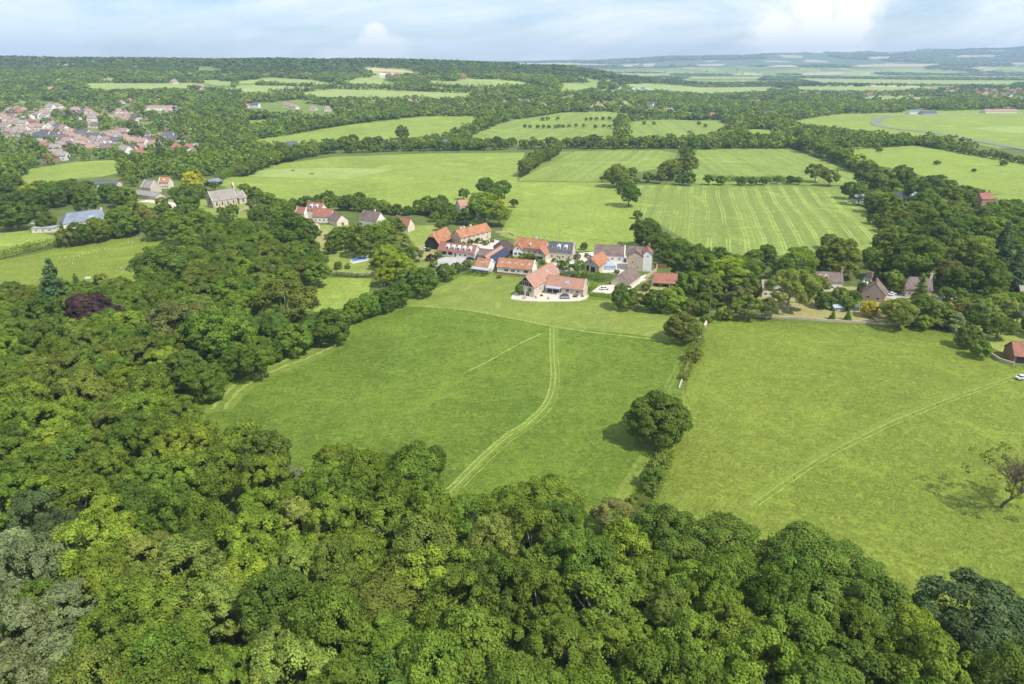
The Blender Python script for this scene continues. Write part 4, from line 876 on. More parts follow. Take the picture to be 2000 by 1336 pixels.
house('skylit_house', 'low pale-roofed house with dark skylights beside the gravel drive', (268, 370), (312, 376), 5.6, 8, 3.0, roof='grey_tile', wall='pale_stone', skylights=[(.6, .5, 2.0, 1.4), (.82, .5, 1.2, 1.4)], auto=[('f', 4, .9)], cat='house', box=(264, 324, 368, 398))
house('blue_barn', 'dark blue roofed farm shed beyond the golden tree', (404, 352), (426, 347), 5.4, 8, 3.2, roof='blue_slate', wall='black_board', cat='barn', box=(400, 430, 345, 368))
for i, (px, py, wd) in enumerate(((246, 457, 9), (272, 454, 9), (298, 453, 8))):
    a = G(px, py); r = house_at('stable_block', ('dark felt-roofed stable nearest the blue sheeted heap', 'middle dark stable of three along the paddock', 'dark stable nearest the blue horse trailer')[i], (a.x, a.y, 0), R_(8), wd, 4, 2.2, 3.0, wall='timber', roof='slate', cat='stable', doors=[('f', -2, 1.6, 1.9, 'white_paint', 'black_board'), ('f', 2, 1.6, 1.9, 'white_paint', 'black_board')])
BLD.append((215, 338, 440, 478))
# --- the town beyond: a few house patterns, each house its own object
def town_proto(i, wall, roof, L, Wd, ze, zr, hip, group, lab):
    o = house_at('town_house', lab, (0, 0, 0), 0, L, Wd, ze, zr, wall=wall, roof=roof, hip=(hip, hip), chimneys=[(.5, 0, .8)], windows=[('f', -L * .28, 1.0, 1.8, 1.4), ('f', L * .28, 1.0, 1.8, 1.4)] + ([('f', -L * .28, 3.6, 1.6, 1.2), ('f', L * .28, 3.6, 1.6, 1.2)] if ze > 4.5 else []), doors=[('f', 0, 1.0, 2.0)], group=group)
    return o
GRP = 'houses of the town'
TP = [town_proto(0, 'render_white', 'town_tile', 12, 9, 3.2, 7.0, 1, GRP, 'white bungalow with hipped pinkish roof in the town'),
      town_proto(1, 'render_white', 'town_tile', 11, 9, 5.2, 8.6, 0, GRP, 'white two storey house with gabled pinkish roof in the town'),
      town_proto(2, 'render_cream', 'brown_tile', 13, 9, 3.2, 7.2, 0, GRP, 'cream house with gabled brown roof in the town'),
      town_proto(3, 'render_white', 'slate', 12, 9, 5.0, 8.8, 0, GRP, 'white house with dark slate roof in the town'),
      town_proto(4, 'brick', 'red_tile', 12, 9, 5.2, 8.8, 1, GRP, 'red brick house with hipped red roof in the town'),
      town_proto(5, 'render_white', 'grey_tile', 11, 10, 4.8, 8.4, 0, GRP, 'white house with pale grey gabled roof in the town')]
TOWN = []
def T_(s, k):
    for tk in s.split():
        x, y = tk.split(','); TOWN.append((float(x), float(y), k))
T_('20,216 32,213 62,215 97,206 112,208 8,228 60,250 70,246 48,228 72,226 12,243 20,240 5,250 62,262 128,252 133,268 150,284 155,278 205,266 220,262 232,228 240,234 262,228 300,283', 0)
T_('38,231 58,230 76,228 106,262 122,262 142,266 172,222 185,229 196,232 180,232 252,272 256,280 300,272 278,283 215,270 338,225 0,262 22,262', 1)
T_('12,228 28,228 68,266 90,262 117,276 138,276 170,272 246,268 100,235 130,228 140,222 190,246 160,268 282,212 262,236', 2)
T_('104,276 157,266 166,262 276,272 288,270 325,272 332,268 135,225 230,280 335,276 354,276 266,275 130,226', 3)
T_('98,312 280,300 275,308 345,294 370,292 168,222 60,240 262,203 38,222 90,290', 4)
T_('112,306 122,308 160,280 173,282 186,278 82,280 92,284 385,290 375,300 232,240 180,284 196,285 210,284 228,288 240,292 60,270 46,272 36,266 120,286', 5)
# scattered farther roofs
T_('236,200 130,182 25,180 100,178 122,184 310,190 312,197 340,162 392,172 395,176 480,208 62,150 118,128 130,130 150,132 165,130 190,140 195,142 235,140 250,142 265,135 290,150 340,160 566,207 575,210 560,206 612,212 640,214 690,205 735,202 770,196 800,200 820,204 860,206 905,208 935,206 985,200 1015,198 1045,203 1060,206 1080,210 1145,210 1158,212 1172,208 1180,213 1310,215 1010,205 1030,200', 0)
T_('820,154 752,148 760,150 775,150 880,155 905,153 1350,146 1400,150 1420,142 1450,145 1500,146 1540,172 1330,160 1450,168 1480,200 1390,228 1385,230 1730,184 1745,186 1702,186 1690,188 1660,184 1765,183 1780,190 1800,176 1820,178 1850,176 1870,178 1890,178 1905,180 1925,178 1940,180 1960,178 1975,180 1990,178 1860,183 1885,185 1910,184 1935,185 1955,186 1985,186 1380,140 1440,136 1320,134 1560,136', 4)
T_('1210,176 1235,176 1255,178 570,288 865,285 752,284 1270,206 1500,226 1395,148 1300,142 1480,144 1590,143 1970,190 1950,192 1925,190 1990,192 500,208 600,148', 3)
LOOKS = ('white walls and hipped pinkish roof', 'tall white walls and gabled pinkish roof', 'cream walls and gabled brown roof', 'white walls and dark slate roof', 'brick walls and hipped red roof', 'white walls and pale grey gabled roof')
def town_place(px, py):
    if px < 420 and py > 255: return 'the town above the green field'
    if px < 420 and py > 200: return 'the middle of the town'
    if px < 460: return 'the wooded hillside above the town'
    if px < 1200 and py > 190: return 'the trees beyond the green fields'
    if px < 960: return 'the wooded ridge near the skyline'
    if px < 1650: return 'the plain before the blue hills'
    return 'the far village beyond the airfield'
rtw = random.Random(3); first = {}
for _ in range(190):                                                  # more of the same streets, between the ones read off one by one
    x0, y0, k0 = rtw.choice([q for q in TOWN if q[0] < 345 and 196 < q[1] < 300])
    nx, ny = x0 + rtw.choice([-15, -12, 12, 15]) + rtw.uniform(-2, 2), y0 + rtw.uniform(-7, 7)
    if nx > 3 and 196 < ny < 305 and min((abs(nx - q[0]) / 1.8 + abs(ny - q[1]) * 1.6) for q in TOWN) > 5.5: TOWN.append((nx, ny, rtw.choice([0, 0, 1, 2, 5, 3, 1])))
print('town', len(TOWN))
for i, (px, py, k) in enumerate(TOWN):
    p = G(px, py, 2.5)
    if k not in first: o = TP[k]; first[k] = 1
    else: o = copy_tree(TP[k])
    o.location = (p.x, p.y, float(T(p.x, p.y))); o.rotation_euler = (0, 0, rtw.choice([0.1, -.2, .35, -0.4, 1.2, 1.75]) + rtw.uniform(-.12, .12)); s_ = rtw.uniform(1.02, 1.3) * (1.0 if py > 180 else 1.35)
    o.scale = (s_, s_, s_ * rtw.uniform(.95, 1.1))
    pl = town_place(px, py)
    tag(o, 'house with ' + LOOKS[k] + ' in ' + pl, 'house', 'houses: ' + LOOKS[k] + ', ' + pl)
    BLD.append((px - 6, px + 6, py - 4, py + 6) if py > 170 else (px - 3, px + 3, py - 2, py + 3))
for k in range(6):
    if k not in first: bpy.data.objects.remove(TP[k])
# larger sheds far off
for (px, py, L, Wd, ze, wl, rf, lb) in (
   (322, 213, 60, 16, 5, 'render_white', 'town_tile', 'very long low building with pinkish roof in the trees above the town'),
   (198, 234, 42, 14, 5, 'render_white', 'grey_tile', 'long white school-like building in the middle of the town'),
   (1252, 178, 55, 30, 6, 'grey_paint', 'lead', 'wide grey-roofed barn group beyond the long hedge'),
   (1182, 181, 40, 22, 5, 'lead', 'lead', 'pale green-grey farm shed beside the grey barn group'),
   (1785, 221, 26, 14, 5, 'render_white', 'blue_slate', 'white and red building by the airfield track'),
   (1812, 222, 30, 14, 4, 'grey_paint', 'slate', 'dark low hangar by the airfield track'),
   (1950, 219, 70, 18, 4, 'render_cream', 'town_tile', 'long low terrace at the edge of the airfield'),
   (755, 149, 40, 16, 7, 'render_white', 'render_white', 'big white house standing on the wooded ridge'),
   (1686, 389, 16, 8, 2.6, 'lead', 'lead', 'flat pale green glasshouse under the trees'),
   (1768, 386, 16, 8, 2.6, 'lead', 'lead', 'pale sports court shelter in the tall wood'),
   (1918, 402, 9, 9, 8, 'brick', 'red_tile', 'orange brick house showing above the tall wood')):
    p = G(px, py, 2); house_at('large_building', lb, (p.x, p.y, float(T(p.x, p.y))), R_(4), L, Wd, ze, ze + 3.5, wall=wl, roof=rf, cat='building', auto=[('f', 4, 1.2)], chimneys=[(.6, 0, 1.5)] if px in (755, 1918) else ())
    BLD.append((px - 30, px + 30, py - 6, py + 7) if px not in (1686, 1768) else (px - 12, px + 12, py - 8, py + 14))
# ------------------------------------------------------------------ tracks, paving, walls, hedges, small things
ribbon('track', [(1078, 640), (1078, 690), (1080, 740), (1068, 785), (1030, 825), (985, 855), (940, 895), (890, 945), (850, 985)], 1.9, 'mown', .13, wheels=.45, seed=2, jit=.12)
ribbon('track', [(1080, 640), (1080, 690), (1082, 740), (1070, 787), (1032, 827), (987, 857), (942, 897), (892, 948), (855, 985)], 2.9, 'worn_band', .10, jit=.2, seed=31)
ribbon('track', [(1460, 988), (1510, 952), (1592, 897), (1672, 854), (1755, 816), (1855, 775), (1955, 742), (2060, 708)], 1.8, 'worn_band', .10, jit=.3, seed=32)
ribbon('track', [(425, 805), (455, 770), (500, 739), (545, 719), (600, 698), (650, 674)], 9, 'worn_band', .10, jit=.5, seed=33)
ribbon('track', [(1081, 640), (1082, 690), (1084, 740), (1073, 788), (1035, 829), (990, 859), (945, 900), (895, 950)], 3.2, 'mown', .115, wheels=.25, jit=.12, seed=3)
ribbon('track', [(425, 800), (455, 765), (500, 735), (545, 715), (600, 695), (650, 672)], 5.0, 'mown', .13, wheels=1.2, jit=.5, seed=4)
ribbon('track', [(790, 597), (900, 605), (1000, 622), (1078, 638), (1160, 650), (1250, 660), (1330, 672)], 1.1, 'mown', .13, jit=.3, seed=5)
ribbon('track', [(1065, 650), (1040, 660), (1000, 680), (950, 708), (905, 730)], .7, 'mown', .14, jit=.3, seed=6)
ribbon('track', [(1338, 690), (1318, 730), (1300, 765)], 2.4, 'worn_band', .13, wheels=.8, jit=.4, seed=7)
ribbon('track', [(1268, 880), (1250, 910), (1228, 945), (1205, 985)], 2.2, 'worn_band', .13, wheels=.5, jit=.3, seed=8)
ribbon('track', [(1268, 880), (1250, 910), (1228, 945), (1205, 985)], 3.6, 'worn_band', .10, jit=.3, seed=38)
ribbon('track', [(1470, 990), (1520, 955), (1600, 900), (1680, 858), (1760, 820), (1860, 780), (1960, 745), (2060, 712)], 1.7, 'mown', .13, wheels=.28, jit=.15, seed=9)
ribbon('track', [(1450, 985), (1500, 948), (1585, 893), (1665, 850), (1750, 812), (1850, 770), (1950, 738)], .5, 'worn_band', .14, jit=.2, seed=10)
ribbon('track', [(1012, 356), (1170, 360), (1240, 362), (1420, 362), (1650, 366)], 1.6, 'mown', .25, jit=.4, seed=12)
ribbon('runway', [(1740, 226), (1712, 236), (1712, 244), (1740, 251), (1800, 257), (1860, 266), (1930, 280), (2000, 292), (2060, 300)], 13, 'old_runway', .6, jit=1.0, seed=13)
ribbon('runway', [(1740, 226), (1800, 226), (1900, 224), (2050, 226)], 9, 'gravel', .6, jit=1.0, seed=14)
ribbon('lane', [(1738, 583), (1765, 578), (1830, 585), (1900, 566), (1985, 572), (2060, 575)], 6, 'gravel', .14, jit=.1, seed=15)
ribbon('drive', [(280, 392), (310, 395), (335, 400), (355, 408), (330, 412)], 9, 'paving', .14, jit=.4, seed=16)
sheet('drive', [(840, 512), (870, 502), (930, 503), (916, 515), (890, 530), (860, 528)], 'gravel', .16, keep=False)
sheet('courtyard', [(1060, 505), (1135, 500), (1160, 512), (1130, 540), (1098, 535), (1075, 520)], 'paving', .15, keep=False)
sheet('courtyard', [(1120, 496), (1160, 492), (1230, 500), (1225, 540), (1170, 532), (1125, 518)], 'paving', .17, keep=False)
sheet('drive', [(1153, 572), (1172, 558), (1215, 555), (1262, 536), (1270, 540), (1240, 562), (1200, 575)], 'paving', .15, keep=False)
sheet('courtyard', [(905, 470), (965, 468), (1010, 480), (1004, 500), (968, 492), (930, 484)], 'paving', .15, keep=False)
sheet('garden', [(600, 445), (640, 450), (650, 470), (625, 482), (600, 470)], 'dry_lawn', .15, keep=False)
sheet('garden', [(640, 485), (700, 478), (735, 500), (730, 525), (670, 520), (640, 505)], 'garden_lawn', .15, keep=False)
sheet('garden', [(560, 440), (860, 440), (850, 520), (700, 540), (560, 520)], 'garden_lawn', .06, keep=False)
sheet('garden', [(812, 478), (848, 482), (846, 506), (815, 508)], 'dry_lawn', .15, keep=False)
sheet('garden', [(1240, 545), (1345, 548), (1360, 590), (1250, 592)], 'dry_lawn', .12, keep=False)
sheet('garden', [(1400, 560), (1700, 560), (1800, 610), (1800, 632), (1600, 625), (1420, 612)], 'dry_lawn', .10, keep=False)
sheet('garden', [(1850, 600), (2060, 600), (2060, 690), (1960, 690), (1880, 655)], 'garden_lawn', .10, keep=False)
sheet('garden', [(240, 390), (400, 390), (520, 405), (520, 435), (400, 440), (260, 430)], 'garden_lawn', .10, keep=False)
sheet('garden', [(470, 438), (530, 432), (528, 452), (474, 456)], 'hayfield', .15, keep=False)
sheet('lane', [(1335, 760), (1342, 720), (1352, 690), (1362, 660), (1374, 640), (1380, 645), (1366, 672), (1352, 705), (1345, 735), (1340, 765)], 'rough_ground', .1, keep=False)
# terrace round the nearest house, with a low curving wall
tr = [(998, 583), (1001, 575), (1010, 570), (1060, 560), (1146, 565), (1149, 575), (1143, 583), (1130, 587), (1100, 588), (1050, 588), (1020, 586.5)]
sheet('terrace', tr, 'paving', .16, keep=False)
def stone_wall(pts, h, th, label, mat='stone', name='stone_wall', seed=1, z=0.0, cat='wall'):
    rr = random.Random(seed); mb = MB(); P = [G(*p) for p in pts]
    for i in range(len(P) - 1):
        a, b = P[i], P[i + 1]; d_ = b - a; d_.z = 0; L = d_.length; n = max(1, int(L / 3)); d_.normalize(); nr = Vector((-d_.y, d_.x, 0)) * th / 2
        for k in range(n):
            p = a.lerp(b, k / n) + d_ * (.001 * k); q = a.lerp(b, (k + 1) / n); hh = h * rr.uniform(.9, 1.08)
            for r_ in (p, q): r_.z = float(T(r_.x, r_.y)) - .1
            vs = [p - nr, q - nr, q + nr, p + nr]; vs = vs + [v_ + Vector((0, 0, hh)) for v_ in vs]
            mb.solid(vs, [(0, 3, 2, 1), (4, 5, 6, 7), (0, 1, 5, 4), (1, 2, 6, 5), (2, 3, 7, 6), (3, 0, 4, 7)], mat)
    o = mb.build(name); tag(o, label, cat); return o
stone_wall([(998, 583.5), (1004, 586), (1020, 588), (1050, 589.3), (1100, 589.3), (1130, 588.2), (1144, 584.2), (1150, 576)], .45, .8, 'low pale curving kerb wall round the terrace of the nearest house', 'paving', 'terrace_wall')
stone_wall([(1385, 612), (1420, 616), (1470, 619), (1540, 622), (1600, 627), (1700, 633), (1760, 636)], 1.1, .4, 'long grey stone wall between the cottage gardens and the pasture')
stone_wall([(1848, 637), (1862, 648), (1880, 660), (1905, 678), (1950, 705), (1980, 714)], 1.4, .5, 'tan stone wall running down to the field barn', seed=2)
stone_wall([(1383, 622), (1376, 640)], 1.2, .9, 'short pale wall piece below the bushes at the pasture corner', 'pale_stone', seed=3)
stone_wall([(1370, 655), (1362, 668)], .7, .5, 'pale broken wall piece between two bushes on the field boundary', 'stone', seed=4)
stone_wall([(1345, 708), (1337, 728)], .7, .5, 'longest pale stretch of tumbled wall on the field boundary', 'stone', seed=5)
stone_wall([(1333, 740), (1326, 760)], .7, .5, 'pale tumbled wall stretch just beyond the lone round tree', 'stone', seed=6)
stone_wall([(565, 546), (600, 541)], 1.2, .5, 'low stone wall at the top corner of the small paddock', 'pale_stone', seed=7)
stone_wall([(655, 534), (700, 538), (728, 536)], 1.2, .5, 'low stone wall between pool garden and small paddock', 'pale_stone', seed=8)
stone_wall([(968, 455), (995, 456), (1005, 462)], 1.3, .4, 'pale garden wall beside the hayfield behind the farm', 'pale_stone', seed=9)
stone_wall([(430, 425), (500, 402), (520, 398)], 1.2, .4, 'churchyard wall beyond the stone church', 'stone', seed=10)
stone_wall([(1262, 545), (1282, 530), (1283, 522)], 2.0, .4, 'tan garden wall beside the tall tower house', 'stone', seed=11)
stone_wall([(1283, 522), (1302, 524)], 2.0, .4, 'wooden fence panel wall beside the domed tree', 'brown_board', 'board_fence', seed=12, cat='fence')
# brown fence with square trellis in front of the skylit barn
a = G(965, 536.5); b = G(1031, 543.5); mb = MB(); root = empty('garden_fence', a, math.atan2((b - a).y, (b - a).x), 'brown wooden fence on dark posts in front of the barn with five skylights', 'fence')
L_ = (b - a).length
v = MB(); v.box(0, L_, -.06, .06, .9, 1.7, 'brown_board'); v.build('board_panel', root)
for i in range(13):
    x = i * L_ / 12; v = MB(); v.box(x - .09, x + .09, -.16, -.061, -.2, 1.75, 'timber'); v.build('post', root)
v = MB(); v.box(0, L_, -.05, .05, .0, .12, 'timber'); v.box(0, L_, -.05, .05, .5, .58, 'timber'); v.build('rail', root)

def hedge(pts, wd, ht, label, col='dark', size=.3, dens=14, name='hedge', world=False, seed=0, rough=.12):
    rg = np.random.default_rng(50 + seed); P = [G(*p) for p in pts]; Q, N = [], []
    for i in range(len(P) - 1):
        a, b = P[i], P[i + 1]; d_ = np.array((b - a)[:2]); L = np.linalg.norm(d_); d_ /= L; nr = np.array([-d_[1], d_[0]])
        m = int(L * (wd + 2 * ht) * dens)
        t = rg.uniform(-wd * .3, L + wd * .3, m); f = rg.uniform(0, wd + 2 * ht, m)
        off = np.where(f < ht, -wd / 2, np.where(f > ht + wd, wd / 2, f - ht - wd / 2)); z = np.where(f < ht, f, np.where(f > ht + wd, 2 * ht + wd - f, ht))
        ctr = np.array([a.x, a.y, a.z]); p = np.stack([ctr[0] + d_[0] * t + nr[0] * off, ctr[1] + d_[1] * t + nr[1] * off, ctr[2] + z], 1) + rg.normal(size=(m, 3)) * rough
        nn = np.stack([nr[0] * np.sign(off) * (abs(off) > wd * .49), nr[1] * np.sign(off) * (abs(off) > wd * .49), (z > ht * .97) * 1.0], 1) + rg.normal(size=(m, 3)) * .35
        Q.append(p); N.append(unit(nn))
    Q = np.concatenate(Q); N = np.concatenate(N)
    tn = rg.uniform(.8, 1.2, (len(Q), 1)) * np.array(PAL[col])
    o = link(bpy.data.objects.new(name, quads_mesh(name, leaf_quads(Q, N, size, rg, .9), tn))); tag(o, label, 'hedge'); return o
hedge([(1100, 536), (1140, 541)], 3.4, 2.8, 'thick clipped hedge below the stone annexe', 'mid', seed=1)
hedge([(1142, 541), (1172, 549)], 3.8, 3.0, 'big clipped hedge corner at the head of the cream drive', 'mid', seed=2)
hedge([(1172, 549), (1196, 546)], 4.4, 3.2, 'rounded end of the clipped hedge beside the brown garage', 'dark', seed=3)
hedge([(1151, 568), (1163, 558)], 1.6, 1.8, 'short bright hedge beside the cream drive', 'bright', seed=4)
hedge([(1148, 577), (1200, 583)], 1.8, 1.8, 'long low clipped hedge between cream drive and meadow', 'mid', seed=5)
hedge([(911, 536), (921, 537)], 2.4, 2.2, 'small square clipped hedge by the grey lean-to', 'dark', seed=6)
hedge([(929, 539), (945, 540.5), (956, 533)], 2.2, 2.0, 'L-shaped clipped hedge in front of the small orange barn', 'dark', seed=7)
hedge([(1240, 570), (1258, 556)], 2.0, 1.6, 'clipped hedge along the drive beside the bungalow', 'mid', seed=8)
hedge([(1930, 640), (2010, 646)], 4.0, 2.4, 'wide clipped hedge above the field barn', 'mid', seed=9)
hedge([(468, 452), (520, 440), (560, 432)], 4.0, 3.0, 'tall dark clipped hedge near the church lawn', 'dark', seed=10)
hedge([(655, 538), (700, 542), (730, 540)], 2.4, 1.8, 'dark hedge along the top of the small paddock', 'dark', seed=11)
hedge([(1590, 597), (1640, 596), (1700, 602)], 4.0, 3.0, 'leafy hedge behind the two garden sheds', 'mid', seed=12)
hedge([(0, 505), (60, 490), (120, 478), (200, 466)], 6, 3.6, 'rough hedge along the top of the horse paddock', 'olive', seed=13, size=.6, dens=5, rough=.8)
hedge([(1330, 590), (1378, 606)], 5, 3.0, 'shrubby hedge at the corner of the mown lawn', 'dark', seed=14, size=.5, dens=7, rough=.5)
hedge([(430, 350), (500, 322), (560, 310)], 8, 4.0, 'long rough hedge on the far side of the hayfield', 'mid', seed=15, size=1.0, dens=2.2, rough=1.2)
hedge([(1380, 352), (1440, 354), (1500, 355), (1560, 356)], 6, 3.6, 'low straight hedge at the top of the tramlined crop', 'mid', seed=16, size=.8, dens=3, rough=.8)
hedge([(1505, 247), (1560, 252), (1650, 262)], 12, 6.0, 'long dark hedge on the near side of the airfield grass', 'dark', seed=17, size=1.4, dens=1.4, rough=1.6)

hedge([(1302, 890), (1290, 915), (1272, 960)], 3.2, 2.2, 'rough scrubby hedge below the lone round tree on the boundary', 'olive', seed=18, size=.5, dens=9, rough=.7)
hedge([(1368, 665), (1350, 700), (1338, 735)], 2.5, 1.6, 'low straggling hedge beside the tumbled wall on the boundary', 'olive', seed=19, size=.5, dens=7, rough=.6)
def rail_fence(pts, label, step=3.0):
    P = [G(*p) for p in pts]; root = empty('rail_fence', P[0], 0, label, 'fence'); o0 = P[0]; prev = None; k = 0
    for i in range(len(P) - 1):
        L = (P[i + 1] - P[i]).length; n = max(1, int(L / step))
        for j in range(n + (i == len(P) - 2)):
            q = P[i].lerp(P[i + 1], j / n) - o0; v = MB(); v.box(q.x - .07, q.x + .07, q.y - .07, q.y + .07, -.1, 1.25, 'timber')
            if k < 90: v.build('post', root)
            k += 1
            if prev is not None:
                v = MB(); v.tube([prev + Vector((0, 0, 1.0)), q + Vector((0, 0, 1.0))], [.05, .05], 'timber', 4)
                if k < 90: v.build('rail', root)
            prev = q
rail_fence([(1470, 628), (1420, 626), (1392, 624)], 'short rail fence in front of the shrubs at the pasture corner')
rail_fence([(1040, 463), (1075, 466), (1110, 468)], 'rail fence behind the farm at the edge of the hayfield')
rail_fence([(1150, 470), (1200, 474), (1240, 476)], 'rail fence behind the long brown-roofed range')
rail_fence([(240, 466), (290, 463), (330, 466), (390, 474)], 'rail fence below the stables along the horse paddock')
# pool
sheet('patio', [(683, 511), (700, 499), (722, 501), (718, 510), (690, 516)], 'paving', .2, keep=False)
a = G(702, 508); root = empty('swimming_pool', (a.x, a.y, 0.2), R_(35), 'small blue swimming pool on a pale patio', 'pool')
v = MB(); v.box(-4.6, 4.6, -2.4, 2.4, .0, .12, 'paving'); v.build('coping', root); v = MB(); v.box(-4.1, 4.1, -1.9, 1.9, .121, .16, 'pool_water'); v.build('water_surface', root)
# terrace furniture
def topiary(px, py, lb):
    a = G(px, py); root = empty('topiary_tree', (a.x, a.y, .1), 0, lb, 'topiary tree')
    v = MB(); v.tube([(0, 0, 0), (0, 0, 1.6)], [.09, .08], 'bark'); v.build('trunk', root)
    rg = np.random.default_rng(int(px)); q = unit(rg.normal(size=(1500, 3))); P = q * np.array([2.0, 2.0, 2.3]) * rg.uniform(.93, 1.05, (1500, 1)) + np.array([0, 0, 3.2])
    c = link(bpy.data.objects.new('crown', quads_mesh('crown', leaf_quads(P, unit(q + rg.normal(size=(1500, 3)) * .25), .36, rg), rg.uniform(.85, 1.15, (1500, 1)) * np.array(PAL['dark']))), root)
topiary(1015, 577, 'clipped egg-shaped tree at the outer corner of the black glazed gable'); topiary(1038, 578, 'clipped egg-shaped tree against the corner nearest the veranda')
a = G(1103, 583); root = empty('pod_seat', (a.x, a.y, .17), 0, 'dark wicker curved garden pod seat on the terrace', 'garden seat')
v = MB(); n = 10
out = [(2.3 * math.cos(math.pi * i / n), 2.2 * math.sin(math.pi * i / n) * .95) for i in range(n + 1)]; v.prism(out, 'y', .2, 1.3, 'wicker'); v.build('hood', root)
v = MB(); v.box(-2.1, 2.1, -1.2, .18, .05, .55, 'wicker'); v.box(-2.0, 2.0, -1.1, .1, .552, .7, 'grey_paint'); v.build('seat', root)
for px, py, lb in ((1047, 583, 'small dark garden chair on the terrace near the topiary'), (1071, 585, 'small dark garden chair at the terrace edge'), (1024, 584, 'dark garden table outside the black glazed gable')):
    a = G(px, py); root = empty('garden_chair' if 'chair' in lb else 'garden_table', (a.x, a.y, .17), .5, lb, 'chair' if 'chair' in lb else 'table')
    k = .6 if 'chair' in lb else 1.5
    v = MB(); v.box(-k / 2, k / 2, -.35, .35, .42 if k < 1 else .72, .48 if k < 1 else .78, 'wicker'); v.build('seat' if k < 1 else 'table_top', root)
    if k < 1: v = MB(); v.box(-k / 2, k / 2, .3, .36, .481, 1.0, 'wicker'); v.build('backrest', root)
    for x in (-k / 2 + .06, k / 2 - .06):
        for y in (-.29, .28): v = MB(); v.box(x - .04, x + .04, y - .04, y + .04, 0, .42 if k < 1 else .72, 'wicker'); v.build('leg', root)
def car(px, py, rz, mat, lb, name='parked_car', sc=1.0):
    a = G(px, py); root = empty(name, (a.x, a.y, float(T(a.x, a.y)) + .17), rz, lb, 'car'); root.scale = (sc,) * 3
    v = MB(); v.prism([(-2.15, .35), (2.15, .35), (2.2, .7), (1.9, .85), (1.15, .95), (-1.75, 1.0), (-2.15, .85)], 'y', -.85, .85, mat); v.build('body', root)
    v = MB(); v.prism([(-1.7, 1.0), (1.15, .955), (.45, 1.42), (-1.2, 1.45)], 'y', -.74, .74, 'glass'); v.prism([(-1.2, 1.452), (.45, 1.422), (.4, 1.47), (-1.15, 1.5)], 'y', -.7, .7, mat); v.build('cabin', root)
    for x in (-1.35, 1.35):
        for y in (-.86, .86): v = MB(); v.tube([(x, y - .1, .33), (x, y + .1, .33)], [.33, .33], 'car_black', 12); v.build('wheel', root)
car(323, 392, .1, 'car_black', 'black car parked on the drive by the skylit house')
car(1996, 741, .2, 'car_white', 'white car at the edge of the pasture below the field barn')
car(1742, 577, .5, 'car_white', 'white car on the lane beside the brown cottage')
car(66, 439, .3, 'car_white', 'white car by the garage end of the long slate house')
car(512, 400, .2, 'car_black', 'dark car parked beyond the church by the hedge')
car(831, 489, .3, 'car_white', 'white car parked beside the black timber barn')
car(1118, 522, .4, 'car_black', 'dark car parked on the courtyard between slate cottage and stone annexe')
car(1150, 503, 1.3, 'car_white', 'white car parked against the wall beyond the stone annexe')
car(918, 508, .2, 'car_black', 'dark car on the gravel in front of the dormered house')
car(1180, 566, .1, 'car_white', 'white car standing on the cream hedged drive')
car(1216, 560, 1.0, 'car_black', 'black car beside the pale garage gable')
def trailer(px, py, mat, lb, rz, L=5.0, hh=2.2):
    a = G(px, py); root = empty('horse_trailer', (a.x, a.y, .12), rz, lb, 'trailer')
    v = MB(); v.prism([(-L / 2, .5), (L / 2, .5), (L / 2, hh * .7), (L / 2 - .7, hh), (-L / 2 + .3, hh + .1), (-L / 2, hh * .8)], 'y', -1.0, 1.0, mat); v.build('body', root)
    for y in (-1.08, 1.08): v = MB(); v.tube([(0, y - .08, .38), (0, y + .08, .38)], [.38, .38], 'car_black', 10); v.build('wheel', root)
    v = MB(); v.tube([(L / 2, 0, .55), (L / 2 + 1.2, 0, .5)], [.06, .06], 'grey_paint', 5); v.build('drawbar', root)
trailer(326, 457, 'tarp_blue', 'bright blue horse trailer at the end of the stables', .1, 6.5, 2.8)
trailer(1817, 632, 'tarp_blue', 'blue covered trailer against the bushes at the pasture edge', .3, 5.5, 2.0)
trailer(1803, 626, 'tarp_white', 'white covered boat-like trailer beside the blue one', .3, 7, 1.8)
a = G(226, 460); v = MB(); v.prism([(-3, 0), (3, 0), (2.4, 1.6), (.4, 2.4), (-2, 1.7)], 'y', -2, 2, 'tarp_blue'); tag(v.build('sheeted_heap', None, (a.x, a.y, .1)), 'heap under a bright blue sheet at the end of the stables', 'heap')
# jumps and posts in the horse paddock
for i, (px, py) in enumerate(((123, 505), (136, 517), (150, 503), (168, 497), (200, 489), (221, 488), (234, 525), (262, 515), (278, 470), (288, 472), (246, 533), (187, 492), (272, 466), (255, 475))):
    a = G(px, py); root = empty('jump_pole', (a.x, a.y, .12), rt.uniform(-.6, .6), 'white jump pole on two stands in the horse paddock', 'jump pole', 'white jump poles in the paddock')
    for x in (-1.5, 1.5): v = MB(); v.box(x - .06, x + .06, -.06, .06, 0, 1.1, 'white_paint'); v.build('stand', root)
    v = MB(); v.tube([(-1.5, 0, .8), (1.5, 0, .8)], [.05, .05], 'grey_paint', 6); v.build('rail', root)
a = G(172, 544); v = MB(); v.box(-1.2, 1.2, -.6, .6, 0, .75, 'white_paint'); v.box(-1.05, 1.05, -.45, .45, .751, .8, 'lead'); tag(v.build('water_trough', None, (a.x, a.y, .1)), 'white water trough at the bottom of the horse paddock', 'trough')
